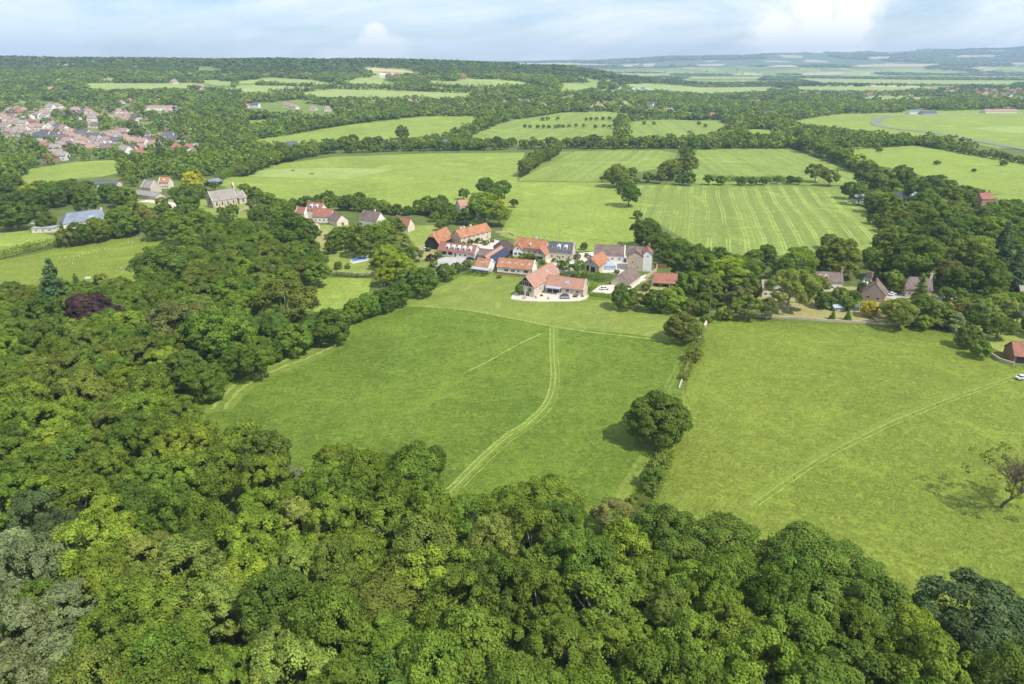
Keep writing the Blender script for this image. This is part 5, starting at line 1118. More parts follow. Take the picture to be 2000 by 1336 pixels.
for (px, py, hh, lb) in ((1240, 537, 9, 'thin pole in front of the tall tower house'), (1384, 622, 8.5, 'pole with small pointed cap at the pasture corner'), (1092, 488, 12, 'slim mast behind the slate cottage'), (1990, 560, 10, 'pale pole beside the lane near the dark house'), (861, 420, 11, 'grey pole among the trees beyond the farm'), (790, 470, 8, 'pole in the gardens beside the white gabled house')):
    a = G(px, py); root = empty('utility_pole', (a.x, a.y, 0), 0, lb, 'pole'); v = MB(); v.tube([(0, 0, -.3), (0, 0, hh)], [.14, .09], 'pale_bark', 7); v.build('shaft', root)
    v = MB(); v.box(-.8, .8, -.06, .06, hh - .9, hh - .78, 'timber'); v.build('crossarm', root)
for sx, sy in ((570, 335.5), (573.5, 335.8), (607, 342), (611.5, 342)):
    a = G(sx, sy); me_ = bpy.data.meshes.new('horse'); bmh = bmesh.new()
    J = [(-.75, 0, 1.35), (-.2, 0, 1.3), (.45, 0, 1.35), (.85, 0, 1.6), (1.15, 0, 1.25), (1.45, 0, .85), (-.7, .18, .75), (-.72, .18, .05), (-.7, -.18, .75), (-.72, -.18, .05), (.5, .18, .75), (.52, .18, .05), (.5, -.18, .75), (.52, -.18, .05), (-1.05, 0, .8)]
    E = [(0, 1), (1, 2), (2, 3), (3, 4), (4, 5), (0, 6), (6, 7), (0, 8), (8, 9), (2, 10), (10, 11), (2, 12), (12, 13), (0, 14)]
    RR = [.30, .34, .30, .17, .14, .09, .12, .06, .12, .06, .11, .06, .11, .06, .07]
    me_.from_pydata(J, E, []); o = bpy.data.objects.new('horse', me_); link(o); o.location = (a.x, a.y, .25); o.rotation_euler = (0, 0, rt.choice([.2, 3.0])); me_.materials.append(MATS['hide_brown'])
    mdf = o.modifiers.new('skin', 'SKIN')
    for i_, r_ in enumerate(RR): me_.skin_vertices[0].data[i_].radius = (r_, r_)
    me_.skin_vertices[0].data[0].use_root = True
    o.modifiers.new('sub', 'SUBSURF').levels = 1
    tag(o, 'dark brown horse grazing on the pale strip of the big hayfield', 'horse', 'grazing horses on the hayfield')

# ------------------------------------------------------------------ trees placed one by one
def T1(px, py, r, kind='broad', col='mid', hr=1.9, lb=None, name=None):
    x, y, R, H = at_crown(px, py, r, hr)
    if kind == 'broad' and r < 13: kind = 'mid'
    if kind == 'broad' and rt.random() < .65 and py < 900: kind = 'dome'
    lb = lb or (PW[col] + ' ' + FORM[kind] + ' ' + zone(px, py))
    nm = name or NAMEOF[kind]
    if col == 'purple' and kind != 'bush': nm = 'copper_beech'
    if nm == 'broadleaf_tree' and py < 440: nm = 'parkland_tree'
    return plant(x, y, R, H, kind, col, nm, lb, 'trees: ' + lb, CATOF.get(kind, 'tree'))
T1(1292, 814, 60, 'full', 'dark', 1.75, 'big lone round tree on the boundary between the two meadows')
T1(1333, 636, 37, 'full', 'olive', 1.5, 'grey-green round tree at the lawn corner beside the field boundary')
T1(1218, 577, 24, 'broad', 'dark', 2.1, 'dark round tree at the end of the low drive hedge'); T1(1246, 585, 17, 'airy', 'olive', 2.0, 'thin feathery tree leaning beside the dark round one')
T1(1278, 586, 23, 'broad', 'dark', 2.0, 'dark tree in front of the low bungalow'); T1(1312, 582, 27, 'broad', 'bright', 1.9, 'bright-topped tree in front of the low bungalow')
T1(846, 895, 22, 'dome', 'dark', 2.4, 'small dark upright tree standing at the wood edge on the meadow')
T1(1976, 925, 66, 'stag', 'olive', 2.2, 'dying stag-headed tree standing alone on the pasture')
for s_ in """1352,556,28,broad,mid 1388,560,30,broad,olive 1425,540,44,broad,bright 1380,522,32,broad,dark 1455,560,30,broad,olive 1350,520,30,broad,dark 1318,516,13,column,dark
1262,452,30,broad,dark 1295,474,26,broad,dark 1328,488,26,broad,mid 1362,498,24,broad,dark 1402,505,26,broad,dark 1440,515,24,mid,mid 1500,495,22,broad,dark 1470,505,20,broad,dark
1545,560,46,airy,pale 1565,510,34,airy,bright 1530,525,26,broad,dark 1600,555,22,airy,olive 1638,498,40,broad,olive 1660,520,24,broad,olive 1620,470,16,broad,olive 1605,510,26,broad,mid
1460,598,26,airy,olive 1500,600,22,airy,brown 1415,612,18,bush,bright 1368,600,16,broad,dark 1352,600,18,airy,olive 1440,580,26,airy,brown 1640,576,17,broad,olive 1668,580,14,broad,mid
1655,592,15,broad,mid 1610,585,18,broad,dark 1740,478,40,broad,olive 1792,505,50,broad,dark 1765,450,30,broad,dark 1830,470,40,broad,dark 1835,430,36,broad,mid 1880,450,36,broad,dark 1900,500,46,broad,olive
1930,455,36,broad,mid 1960,480,36,conifer,blue 1850,530,30,airy,brown 1880,545,30,broad,dark 1930,540,38,broad,dark 1965,440,28,broad,dark 1990,520,30,conifer,blue 1803,562,24,conifer,mid 1690,560,16,broad,mid
1725,520,26,broad,mid 1755,535,20,broad,olive 1700,500,22,broad,mid 1760,612,30,broad,olive 1700,602,17,broad,yellow 1730,600,14,airy,bright 1800,600,30,broad,mid 1835,612,28,broad,olive 1860,625,20,airy,silver 1885,600,22,airy,pale
1920,605,28,airy,pale 1960,600,30,airy,pale 1990,612,22,airy,silver 1925,622,15,bush,purple 1962,624,16,bush,purple 1893,655,24,broad,olive 1915,680,20,mid,mid 1990,590,24,broad,bright 1870,580,22,broad,dark
568,455,44,broad,dark 532,475,30,broad,mid 600,480,24,broad,mid 665,463,24,broad,mid 650,480,16,mid,mid 712,468,32,broad,mid 745,455,26,broad,bright 690,450,14,mid,olive 770,440,18,broad,mid 790,480,16,airy,pale
755,500,26,airy,lime 780,520,30,airy,lime 750,540,20,airy,lime 795,545,24,broad,mid 825,548,30,broad,dark 870,530,19,broad,dark 893,522,12,mid,dark 912,516,12,mid,brown 842,503,10,bush,purple 836,487,6,bush,mid 1103,520,14,airy,mid
650,635,38,broad,dark 690,605,24,broad,mid 720,592,26,broad,mid 752,585,26,broad,dark 780,572,26,broad,dark 615,640,30,broad,dark 560,590,62,airy,olive 520,560,34,airy,olive 430,650,62,broad,mid 470,600,40,broad,mid
345,640,58,broad,brown 300,670,44,broad,mid 380,610,40,broad,olive 250,640,40,broad,bright 150,655,40,broad,mid 182,612,46,broad,purple 95,560,44,conifer,blue 70,622,46,broad,dark 110,640,30,broad,dark 25,640,34,broad,mid
318,520,50,broad,dark 380,560,36,broad,olive 430,560,36,broad,mid 450,510,28,airy,olive 425,470,22,broad,mid 470,545,24,broad,bright 505,520,24,broad,mid 235,560,24,broad,mid 200,560,16,column,olive 150,555,18,conifer,dark 492,694,26,broad,mid
400,740,40,broad,mid 462,708,30,broad,mid 440,690,34,broad,dark 530,682,25,broad,dark 575,660,34,broad,mid 360,720,40,broad,dark 300,740,36,broad,mid 520,640,34,broad,dark 480,650,36,broad,mid
365,385,26,broad,dark 375,356,22,broad,yellow 390,372,14,broad,olive 313,292,17,conifer,dark 265,262,14,mid,mid 313,395,12,mid,olive 340,375,12,mid,mid 418,362,10,mid,dark 240,430,30,broad,mid 190,445,26,broad,bright
150,455,24,broad,dark 130,462,20,airy,olive 265,415,26,broad,olive 290,425,22,airy,brown 300,445,24,broad,mid 330,430,20,broad,bright 355,445,30,broad,mid 390,432,26,broad,mid 420,455,24,broad,bright 440,430,16,broad,mid 370,470,22,broad,mid
60,395,30,broad,dark 20,360,24,broad,mid 30,420,30,broad,dark 55,378,20,airy,lime 100,380,24,broad,dark 140,370,24,broad,dark 165,395,22,broad,mid 155,378,20,broad,dark 215,375,20,broad,dark 250,385,18,broad,mid 0,400,26,broad,dark
90,430,18,broad,mid 455,410,14,mid,mid 432,412,10,mid,bright 500,420,18,broad,mid 540,420,16,broad,mid 555,405,16,broad,mid 485,445,18,broad,dark 700,388,14,broad,mid 680,392,14,broad,dark 660,392,12,mid,mid 725,396,13,mid,mid
640,384,14,broad,dark 620,388,10,mid,dark 750,402,11,mid,dark 775,408,12,mid,mid 795,410,10,mid,dark 817,402,14,broad,dark 835,395,15,broad,mid 838,412,9,mid,purple 860,395,17,broad,dark 880,408,14,broad,dark 905,378,12,mid,dark
945,405,34,broad,bright 975,420,22,broad,bright 947,362,18,broad,dark 985,368,19,broad,dark 965,380,16,broad,mid 910,420,18,broad,mid 890,425,12,mid,mid 975,398,11,mid,yellow 1003,396,9,mid,dark 920,445,12,mid,mid 860,440,10,mid,mid
935,470,8,bush,olive 950,474,7,bush,olive 920,472,7,bush,mid 1022,500,8,bush,mid 1045,503,9,bush,olive 1140,480,8,broad,dark 1130,520,15,broad,mid 1060,512,6,bush,mid 1126,537,8,bush,mid
1228,378,24,broad,dark 1222,360,13,mid,mid 1246,418,9,mid,dark 1205,340,24,broad,olive 1233,336,12,mid,mid 1244,352,6,mid,mid 1176,349,6,mid,dark 1268,345,11,mid,mid 1290,347,11,mid,dark 1308,330,20,broad,olive 1345,318,21,broad,olive
1345,348,14,mid,dark 1328,350,11,mid,dark 1385,350,11,mid,mid 1408,351,10,mid,mid 1450,352,10,mid,dark 1470,353,9,mid,mid 1490,352,9,mid,dark 1520,350,9,airy,mid 1545,350,9,mid,dark 1595,335,20,airy,olive 1622,345,18,airy,olive 1560,352,8,mid,mid
1662,370,18,broad,dark 1680,380,20,broad,dark 1700,345,26,broad,olive 1725,350,26,airy,olive 1765,345,24,broad,dark 1795,370,26,broad,dark 1740,400,26,broad,mid 1710,395,20,broad,mid 1830,360,22,broad,dark 1810,395,26,broad,mid 1850,385,26,broad,mid
1790,420,28,broad,mid 1880,390,22,broad,mid 1910,385,18,broad,olive 1950,410,24,broad,mid 1985,430,26,broad,mid 1860,415,24,broad,olive 1930,420,24,broad,dark 1985,400,14,mid,mid 1765,430,22,broad,olive
885,478,6,bush,mid 905,476,6,bush,bright 962,470,5,bush,mid 990,494,6,bush,olive 1000,503,5,bush,mid 1035,500,7,bush,mid 1083,508,6,bush,bright 1110,508,5,bush,mid 1095,514,8,mid,bright 1205,531,6,bush,mid 1220,541,6,bush,olive
975,540,5,bush,olive 1058,577,3,bush,mid 1124,577,5,bush,bright 1138,578,3,bush,mid 1170,534,5,bush,mid 1262,560,9,mid,mid 1290,556,6,bush,mid 1340,562,10,mid,mid 1128,500,7,mid,dark 1146,498,5,bush,mid 847,515,9,bush,mid 858,497,6,bush,bright
620,455,8,bush,mid 640,462,8,bush,olive 700,452,8,bush,mid 756,440,8,bush,bright 690,470,7,bush,olive 730,515,7,bush,mid 660,517,9,mid,mid 678,520,7,bush,bright 1627,612,8,conifer,mid 1658,612,9,conifer,mid 1302,700,2,bush,olive 1355,690,16,airy,olive 1335,735,9,bush,olive 1380,622,10,bush,mid 1362,650,8,bush,dark 1275,930,22,airy,dark 1290,905,18,bush,olive 1270,955,16,airy,olive 1345,700,8,bush,brown
785,257,13,broad,dark 690,272,12,mid,dark 720,277,12,mid,mid 895,262,10,mid,dark 910,255,10,mid,dark 1160,272,12,mid,dark 1340,298,14,mid,dark""".split():
    q = s_.split(','); T1(float(q[0]), float(q[1]), float(q[2]), q[3], q[4], hr={'conifer': 3.0, 'column': 4.0, 'bush': 1.3}.get(q[3], 1.9))
# poplar clump standing between the two crops, and tree rows
def row(pts, r0, r1, kind, cols, name, label, step=1.25, hr=1.7, jit=.25, group=None):
    out = []
    for i in range(len(pts) - 1):
        (x0, y0), (x1, y1) = pts[i], pts[i + 1]; a = G(x0, y0); b = G(x1, y1); L = (b - a).length; s_ = 0
        while s_ < L:
            t = s_ / L; R = (r0 + (r1 - r0) * rt.random()); p = a.lerp(b, t)
            x = p.x + rt.uniform(-jit, jit) * R * 2; y = p.y + rt.uniform(-jit, jit) * R * 2
            out.append((x, y, R)); s_ += R * step
    for x, y, R in out:
        c = rt.choice(cols); lb = label.replace('COL', PW[c])
        plant(x, y, R, R * hr * rt.uniform(.85, 1.2), kind, c, name, lb, group or 'trees: ' + lb)
HEDGEROWS = []
def row_mass(pts, r0, r1):
    for i in range(len(pts) - 1):
        a = G(*pts[i]); b = G(*pts[i + 1]); L = (b - a).length; s_ = 0
        while s_ < L:
            R = rt.uniform(r0, r1); p = a.lerp(b, s_ / L); HEDGEROWS.append((p.x + rt.uniform(-2, 2), p.y + rt.uniform(-2, 2), R, R * rt.uniform(1.3, 1.9))); s_ += R * 1.2
row([(1020, 345), (1045, 327), (1075, 312), (1092, 300)], 3.6, 4.6, 'column', ['olive', 'mid'], 'poplar_tree', 'COL tall tree in the close clump between the two crops', .9, 3.6)
for pts, r0, r1, lb in (
    ([(470, 345), (520, 325), (560, 315), (640, 300), (760, 296), (880, 294), (1000, 292)], 5, 8.5, 'COL tree in the thick hedge beyond the big hayfield'),
    ([(480, 330), (560, 303), (660, 292), (780, 287), (900, 287), (1010, 287)], 5, 8, 'COL tree in the second row beyond the big hayfield'),
    ([(1030, 291), (1080, 289), (1150, 290), (1230, 290), (1300, 290), (1380, 288), (1450, 280), (1530, 286)], 5, 8.5, 'COL tree in the long hedge beyond the striped crops'),
    ([(1120, 286), (1210, 283), (1290, 283), (1400, 278), (1500, 275)], 5, 8, 'COL tree in the back row beyond the striped crops'),
    ([(1535, 278), (1565, 292), (1600, 305), (1640, 318), (1665, 330), (1700, 345)], 6, 9, 'COL tree in the stout hedge running down beside the striped crop'),
    ([(1600, 292), (1660, 292), (1720, 288), (1790, 284)], 4, 6, 'COL tree in the hedge between the two smooth fields'),
    ([(1650, 264), (1720, 272), (1780, 281), (1840, 292), (1900, 303), (2010, 322)], 4, 6, 'COL tree in the long hedge slanting below the airfield'),
    ([(1510, 250), (1570, 256), (1650, 266)], 4.5, 6.5, 'COL tree in the dark hedge above the airfield corner'),
    ([(880, 270), (910, 258), (950, 244), (1000, 228)], 5, 7.5, 'COL tree in the hedge climbing between the middle fields'),
    ([(500, 272), (570, 262), (650, 248), (720, 237), (800, 228)], 5, 8, 'COL tree in the hedge above the sloping middle field'),
    ([(1210, 280), (1212, 262), (1208, 245), (1215, 232)], 5, 7, 'COL tree in the short hedge dividing the middle crops'),
    ([(540, 405), (600, 408), (650, 410), (700, 412), (760, 418), (830, 420), (880, 412)], 3.5, 5.5, 'COL small tree along the near edge of the big hayfield'),
    ([(480, 385), (520, 398), (545, 405)], 4, 6, 'COL tree along the hayfield corner near the church'),
    ):
    if min(p[1] for p in pts) < 272 and pts[0][0] != 1030: row_mass(pts, r0, r1); continue
    row(pts, r0, r1, 'mid' if pts[0][1] > 300 else 'far', ['mid', 'mid', 'dark', 'olive', 'mid', 'bright'], 'hedgerow_tree', lb, 1.55)
for (px, py) in ((1025, 246), (1035, 246), (1050, 247), (1062, 247), (1072, 247), (1085, 247), (1092, 246), (1100, 246), (1112, 246), (1125, 245), (1140, 245), (1060, 232), (1070, 231), (1090, 231), (1145, 233), (1155, 232), (1165, 231), (1178, 231), (1190, 231), (1163, 246), (1180, 246), (1190, 247), (1258, 240), (1278, 240), (1378, 245), (1366, 240)):
    x, y, R, H = at_crown(px, py, 4.2, 1.7); plant(x, y, R, H, 'far', rt.choice(['mid', 'dark']), 'orchard_tree', 'small round tree dotted on the grassy middle field', 'small round trees dotted on the middle field')
for (px, py, r, tx) in ((1712, 286, 6, 'near the long hedge on the smooth field'), (1830, 317, 6, 'in the open on the smooth field'), (1962, 318, 7, 'at the edge of the airfield hedge'), (1902, 332, 5, 'beside the reedy ditch'), (1718, 292, 6, 'below its twin on the smooth field')):
    x, y, R, H = at_crown(px, py, r, 1.5); plant(x, y, R, H, 'mid', 'dark', 'field_bush', 'dark rounded bush ' + tx, None, 'bush')

# ------------------------------------------------------------------ the woods: every tree an object
def fill(poly, y0, y1, spacing, rmin, rmax, hmin, hmax, kinds, cols, name, hc=9.0, thin=0.0, seed=1, clear=.45, own=True, overlap=.62):
    """trees on a jittered grid where their crowns show inside a photo outline"""
    rr = random.Random(seed); n = 0; row_i = 0; y = y0; new = []
    base = np.array(TREES) if TREES else np.zeros((0, 3))
    while y < y1:
        half = (y + 60) * .80 + 20; x = -half + (row_i % 2) * spacing / 2
        while x < half:
            xx = x + rr.uniform(-.3, .3) * spacing; yy = y + rr.uniform(-.3, .3) * spacing; x += spacing
            px, py = proj(xx, yy, hc)
            if px < -70 or px > 2070 or py > 1460: continue
            if not bool(inpoly(px, py, poly)) or rr.random() < thin: continue
            if len(base) and np.any((base[:, 0] - xx) ** 2 + (base[:, 1] - yy) ** 2 < (clear * (base[:, 2] + rmin)) ** 2 * 1.6): continue
            new.append((xx, yy, px, py, rr.uniform(rmin, rmax), rr.uniform(hmin, hmax), rr.choice(kinds), cols(px, py, rr)))
        y += spacing * .87; row_i += 1
    for xx, yy, px, py, R, H, kd, c in new:
        lb = PW[c] + ' ' + FORM[kd] + ' ' + zone(px, py)
        nm = name if kd != 'bare' else 'dead_tree'
        plant(xx, yy, R, H, kd, c, nm, lb, 'trees: ' + lb, CATOF.get(kd, 'tree')); n += 1
    return n
WOOD = [(-200, 660), (30, 655), (140, 690), (230, 690), (300, 775), (370, 800), (420, 845), (450, 880), (520, 872), (600, 868), (700, 890), (790, 915), (860, 955), (870, 985), (935, 985), (960, 955), (1040, 945), (1100, 950), (1140, 985),
        (1165, 1020), (1210, 1010), (1270, 1015), (1310, 1055), (1380, 1040), (1450, 1040), (1500, 1030), (1590, 1045), (1660, 1105), (1705, 1180), (1760, 1225), (1830, 1215), (1880, 1150), (1960, 1150), (2200, 1160), (2200, 1600), (-200, 1600)]
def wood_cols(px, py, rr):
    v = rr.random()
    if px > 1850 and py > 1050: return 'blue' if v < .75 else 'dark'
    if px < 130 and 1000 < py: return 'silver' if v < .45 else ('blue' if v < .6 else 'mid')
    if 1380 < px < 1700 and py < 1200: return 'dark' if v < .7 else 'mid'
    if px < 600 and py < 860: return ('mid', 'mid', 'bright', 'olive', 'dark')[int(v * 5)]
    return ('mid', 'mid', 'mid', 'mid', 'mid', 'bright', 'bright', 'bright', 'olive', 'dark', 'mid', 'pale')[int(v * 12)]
for q in ((560, 945, 46, 'airy', 'silver', 1.5), (610, 960, 34, 'airy', 'silver', 1.6), (800, 930, 34, 'broad', 'mid', 1.8), (760, 915, 34, 'broad', 'mid', 1.8), (845, 1010, 40, 'bare', 'mid', 1.7), (1205, 1010, 46, 'airy', 'brown', 1.6), (1250, 985, 26, 'airy', 'olive', 1.6), (1180, 1020, 30, 'bare', 'mid', 1.6),
          (425, 1035, 34, 'bare', 'mid', 2.4), (460, 1010, 24, 'bare', 'mid', 2.2), (775, 1150, 46, 'bare', 'mid', 2.0), (830, 1300, 40, 'bare', 'mid', 1.9), (1748, 1240, 30, 'bare', 'mid', 2.6), (430, 1310, 50, 'bare', 'mid', 1.6),
          (1900, 1210, 110, 'airy', 'blue', 1.5), (2010, 1230, 90, 'airy', 'blue', 1.6), (1950, 1300, 90, 'broad', 'blue', 1.5), (1560, 1090, 78, 'broad', 'dark', 1.7), (1640, 1110, 70, 'broad', 'dark', 1.7), (1420, 1060, 70, 'broad', 'dark', 1.7), (1340, 1070, 40, 'broad', 'mid', 1.7),
          (1065, 990, 66, 'broad', 'bright', 1.8), (1110, 1000, 46, 'broad', 'dark', 1.8), (970, 1000, 46, 'broad', 'mid', 1.7), (1160, 1190, 110, 'airy', 'mid', 1.5), (40, 1090, 70, 'airy', 'silver', 1.6), (100, 1290, 70, 'airy', 'silver', 1.6), (520, 1060, 60, 'airy', 'olive', 1.7),
          (395, 755, 16, 'bare', 'mid', 2.4), (455, 715, 14, 'bare', 'mid', 2.6)):
    T1(q[0], q[1], q[2], q[3], q[4], hr=q[5])
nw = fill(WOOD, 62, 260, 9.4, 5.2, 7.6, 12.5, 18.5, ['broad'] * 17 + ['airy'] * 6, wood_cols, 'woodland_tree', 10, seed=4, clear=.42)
MIDW = [(-120, 590), (30, 580), (140, 560), (260, 560), (330, 500), (400, 500), (430, 470), (480, 440), (560, 470), (640, 510), (640, 530), (545, 545), (540, 610), (610, 650), (585, 655), (500, 712), (425, 755), (400, 790), (300, 760), (230, 680), (140, 680), (30, 650), (-120, 650)]
nm_ = fill(MIDW, 200, 420, 10.5, 5, 7.5, 11, 16, ['broad'] * 6 + ['airy'], lambda px, py, rr: rr.choice(['mid', 'dark', 'mid', 'olive', 'bright', 'mid']), 'old_wood_tree', 8, seed=5, clear=.5)
def clearbld(px, py, pad=0):
    for x0, x1, y0, y1 in BLD:
        if x0 - 3 < px < x1 + 3 and y0 - 2 < py < y1 + pad: return True
    return False
BLD += [(640, 742, 478, 545), (560, 735, 540, 612), (600, 660, 440, 485), (840, 900, 500, 530)]
GARD = [([(-80, 345), (60, 366), (130, 360), (240, 350), (270, 330), (430, 366), (540, 408), (600, 412), (600, 470), (520, 470), (430, 470), (400, 462), (240, 455), (120, 440), (-80, 450)], .28, 'garden_tree'),
        ([(600, 440), (700, 455), (770, 455), (840, 430), (840, 500), (760, 560), (700, 530), (640, 530), (560, 535), (600, 480)], .5, 'garden_tree'),
        ([(780, 425), (900, 400), (940, 380), (960, 430), (880, 442), (830, 445)], .4, 'garden_tree'),
        ([(1240, 470), (1280, 480), (1400, 500), (1500, 520), (1700, 520), (1720, 560), (1680, 600), (1600, 600), (1440, 610), (1350, 590), (1335, 530), (1285, 515)], .35, 'cottage_tree'),
        ([(1640, 375), (1700, 355), (1840, 350), (1930, 385), (2080, 425), (2080, 590), (1840, 600), (1700, 540), (1690, 500), (1760, 470), (1700, 420)], .12, 'tall_wood_tree'),
        ([(1690, 590), (1800, 595), (1900, 590), (2060, 620), (2060, 640), (1900, 650), (1840, 640), (1780, 625), (1700, 620)], .5, 'cottage_tree')]
for gi, (pl, thin, nm) in enumerate(GARD):
    base = np.array(TREES); rr = random.Random(60 + gi); k = 0
    ys_ = [p[1] for p in pl]
    for yy0 in np.arange(250, 900, 9.0 if max(ys_) > 500 else 11.0):
        sp = 9.0 if max(ys_) > 500 else 11.0
        for xx0 in np.arange(-800, 800, sp):
            x = xx0 + rr.uniform(-3, 3); y = yy0 + rr.uniform(-3, 3); R = rr.uniform(3.0, 6.2); H = R * rr.uniform(1.5, 2.1)
            px, py = proj(x, y, H * .55)
            if not bool(inpoly(px, py, pl)) or px < -30 or px > 2030 or rr.random() < thin or clearbld(px, py, 4): continue
            gx, gy = proj(x, y, 0)
            if clearbld(gx, gy) or any(bool(inpoly(gx, gy, f)) for f in FIELDS): continue
            if np.any((base[:, 0] - x) ** 2 + (base[:, 1] - y) ** 2 < (.6 * (base[:, 2] + R)) ** 2): continue
            c = rr.choice(['mid', 'mid', 'dark', 'olive', 'bright', 'mid', 'dark', 'pale']); kd = 'mid' if rr.random() < .8 or nm == 'tall_wood_tree' else 'airy'
            if pxm(x, y) > 3: kd = {'mid': 'broad'}.get(kd, kd)
            lb = PW[c] + ' ' + FORM[kd] + ' ' + zone(px, py)
            plant(x, y, R, H, kd, c, nm, lb, 'trees: ' + lb)
            k += 1
    print('garden', gi, k)
# understorey below the gaps
print('woods', nw, nm_, 'trees', len(TREES))

# ------------------------------------------------------------------ countless far trees: one mass per part of the country
def templates(nf, size, n, seed, flat=.95):
    out = []
    for i in range(n):
        q, t = crown_broad(1.0, 0.0, 1.7, nf[0], nf[1], nf[2], size, seed + i, prim=.46, spread=.55, gaps=0, nj=.16)
        out.append((q.astype(np.float32), t.astype(np.float32)))
    return out
TM = templates((7, 4, 6), .33, 7, 900); TF = templates((5, 1, 7), .62, 5, 920); TX = templates((4, 1, 4), .95, 4, 940)
def mass(name, pts, tpl, label_kind='stuff', cols=None, seed=1):
    """pts: rows x,y,R,H"""
    if not len(pts): return
    rg = np.random.default_rng(seed); pts = np.array(pts); Qs, Ts = [], []
    which = rg.integers(0, len(tpl), len(pts)); pal = np.array([PAL[c] for c in cols])
    for k, (q, t) in enumerate(tpl):
        S = pts[which == k]; n = len(S)
        if not n: continue
        a = rg.uniform(0, 6.283, n).astype(np.float32); ca, sa = np.cos(a)[:, None, None], np.sin(a)[:, None, None]
        x = q[None, :, :, 0] * ca - q[None, :, :, 1] * sa; y = q[None, :, :, 0] * sa + q[None, :, :, 1] * ca; z = np.repeat(q[None, :, :, 2], n, 0)
        R = S[:, 2][:, None, None]; H = S[:, 3][:, None, None]
        z0 = T(S[:, 0], S[:, 1])[:, None, None]
        Q = np.stack([x * R + S[:, 0][:, None, None], y * R + S[:, 1][:, None, None], z * H / 1.7 + z0 - .3], -1)
        c = pal[rg.integers(0, len(pal), n)] * rg.uniform(.72, 1.25, (n, 1))
        Qs.append(Q.reshape(-1, 4, 3)); Ts.append((t[None] * c[:, None, :]).reshape(-1, 3))
    Q = np.concatenate(Qs); t = np.concatenate(Ts)
    o = link(bpy.data.objects.new(name, quads_mesh(name, Q, t))); tag(o, kind='stuff'); print(name, len(pts), len(Q)); return o
for pts in ([(500, 166), (600, 170), (700, 176), (760, 175)], [(530, 183), (600, 179), (650, 175)], [(660, 165), (690, 170), (745, 172)], [(1088, 190), (1230, 183), (1400, 187), (1560, 180)], [(1500, 178), (1600, 181), (1730, 184), (1900, 173)], [(1520, 152), (1600, 165), (1800, 168), (1980, 170)], [(370, 173), (420, 179), (470, 183)],
            [(760, 177), (850, 179), (930, 183)], [(550, 191), (640, 198), (780, 199), (920, 196)], [(740, 173), (830, 167), (900, 175), (990, 175)], [(1220, 164), (1260, 162), (1500, 169)], [(190, 163), (300, 163), (390, 162)], [(460, 166), (455, 172)], [(1178, 163), (1170, 178), (1125, 190)], [(1665, 200), (1800, 199), (1865, 196)], [(1330, 150), (1500, 150)], [(1195, 151), (1300, 151)],
            [(1010, 233), (1100, 219), (1204, 217)], [(1222, 236), (1300, 233), (1415, 234)], [(1425, 262), (1470, 251), (1530, 254)], [(480, 231), (600, 229)]): row_mass(pts, 4.5, 8.0)
mass('distant_hedgerow', HEDGEROWS, TM, cols=['mid', 'bright', 'mid', 'olive', 'dark'], seed=9)
rg = np.random.default_rng(77)
def scatter(d0, d1, k, smin, keep):
    out = []; d_ = d0
    while d_ < d1:
        s = max(smin, d_ * k); h_ = d_ * .80 + 60; xs = np.arange(-h_, h_, s) + rg.uniform(-.38, .38, len(np.arange(-h_, h_, s))) * s
        ysr = d_ + rg.uniform(-.38, .38, len(xs)) * s
        out.append(np.stack([xs, ysr, np.full(len(xs), s)], 1)); d_ += s * .9
    P = np.concatenate(out); z = T(P[:, 0], P[:, 1]); px, py = proj(P[:, 0], P[:, 1], z)
    ok = (px > -40) & (px < 2040)
    pxt, pyt = proj(P[:, 0], P[:, 1], z + np.minimum(P[:, 2] * .62, 10))
    for f in FIELDS: ok &= ~inpoly(px, py, f) & ~inpoly(pxt, pyt, f)
    for x0, x1, y0, y1 in BLD: ok &= ~((px > x0) & (px < x1) & (py > y0) & (py < y1 + 2))
    P, px, py = P[ok], px[ok], py[ok]
    m = keep(P[:, 0], P[:, 1], px, py); return P[m]
tb = np.array(TREES)
def far_keep(x, y, px, py):
    ok = py < 352
    ok &= ~((py > 330) & (px > 430))                       # near fields and gardens are planted one by one
    ok &= ~((py > 292) & (px > 560))
    # town: thinner planting
    town = inpoly(px, py, [(-50, 196), (200, 196), (330, 225), (380, 255), (400, 300), (260, 318), (130, 325), (-50, 350)])
    ok &= ~town | (rg.random(len(x)) < .28)
    open_ = (np.sin(x * .009 + 2) * np.cos(y * .006 + 1) + .4 * np.sin(x * .021 + y * .017)) > .62
    ok &= ~(open_ & (py < 262) & ((px > 380) | (py > 160)))
    return ok
def seps(P, r=.6):
    keep = np.ones(len(P), bool)
    for x, y, R in TREES:
        if y > 560: keep &= (P[:, 0] - x) ** 2 + (P[:, 1] - y) ** 2 > (r * (R + 5)) ** 2
    return P[keep]
P = scatter(560, 1250, .0118, 9.5, far_keep); P = seps(P)
R = P[:, 2] * rg.uniform(.48, .74, len(P)); mass('distant_woodland', np.stack([P[:, 0], P[:, 1], R, R * rg.uniform(1.3, 2.0, len(P))], 1), TM, cols=['mid', 'bright', 'mid', 'olive', 'mid', 'bright', 'dark', 'pale'])
P = scatter(1250, 2250, .0112, 13, far_keep)
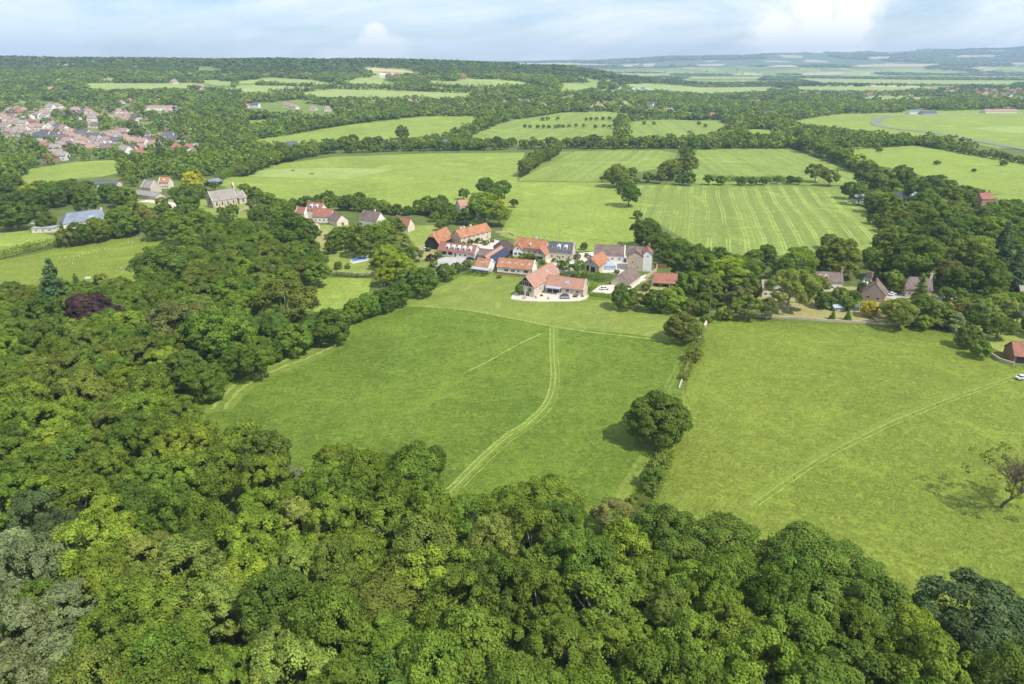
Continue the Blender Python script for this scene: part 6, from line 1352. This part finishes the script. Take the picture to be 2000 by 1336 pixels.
R = P[:, 2] * rg.uniform(.50, .78, len(P)); mass('valley_woodland', np.stack([P[:, 0], P[:, 1], R, np.minimum(R * rg.uniform(0.9, 1.5, len(P)), 15)], 1), TM, cols=['mid', 'bright', 'mid', 'olive', 'dark', 'pale'], seed=12)
P = scatter(2250, 3350, .0098, 13, far_keep)
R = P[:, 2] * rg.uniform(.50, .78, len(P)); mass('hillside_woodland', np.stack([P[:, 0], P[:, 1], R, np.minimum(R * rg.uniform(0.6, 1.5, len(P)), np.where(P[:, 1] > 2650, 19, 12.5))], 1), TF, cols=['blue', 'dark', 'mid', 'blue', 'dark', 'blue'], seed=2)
def plain_keep(x, y, px, py):
    n = np.sin(x * .0016 + 1.7 * np.sin(y * .0011)) + np.sin(y * .0042 + x * .0004) + .5 * np.sin(x * .006 + y * .003)
    vis = T(x, y) < 400
    u = x / y
    return (vis & (n > .35) & (u > .02)) | ((u <= .02) & (y > 8000) & (n > 0))
P = scatter(3350, 8800, .0095, 28, plain_keep)
R = P[:, 2] * rg.uniform(.55, .85, len(P)); mass('plain_woodland', np.stack([P[:, 0], P[:, 1], R, np.minimum(R * .6, 12)], 1), TX, cols=['mid', 'dark', 'dark', 'olive'], seed=3)
def hill_keep(x, y, px, py):
    n = np.sin(x * .0011 + 1.7 * np.sin(y * .0009)) + np.sin(y * .003 + x * .0006) + .4 * np.sin(x * .004 + y * .002)
    return n > .1
P = scatter(8800, 12000, .0085, 60, hill_keep)
R = P[:, 2] * rg.uniform(.6, .95, len(P)); mass('hill_forest', np.stack([P[:, 0], P[:, 1], R, np.minimum(R * .6, 26)], 1), TX, cols=['dark', 'mid', 'dark'], seed=4)

# ------------------------------------------------------------------ haze: the air between, one closed box
m, t = new_mat('haze')
vol = t.new('ShaderNodeVolumePrincipled', {'Color': (0.58, 0.78, 1.0, 1), 'Density': HAZE, 'Anisotropy': 0.0})
t.l.new(vol.outputs[0], t.new('ShaderNodeOutputMaterial').inputs['Volume'])
mb = MB(); mb.box(-10600, 10600, -420, 12900, -1.5, 345, 'haze'); tag(mb.build('haze'), kind='stuff')
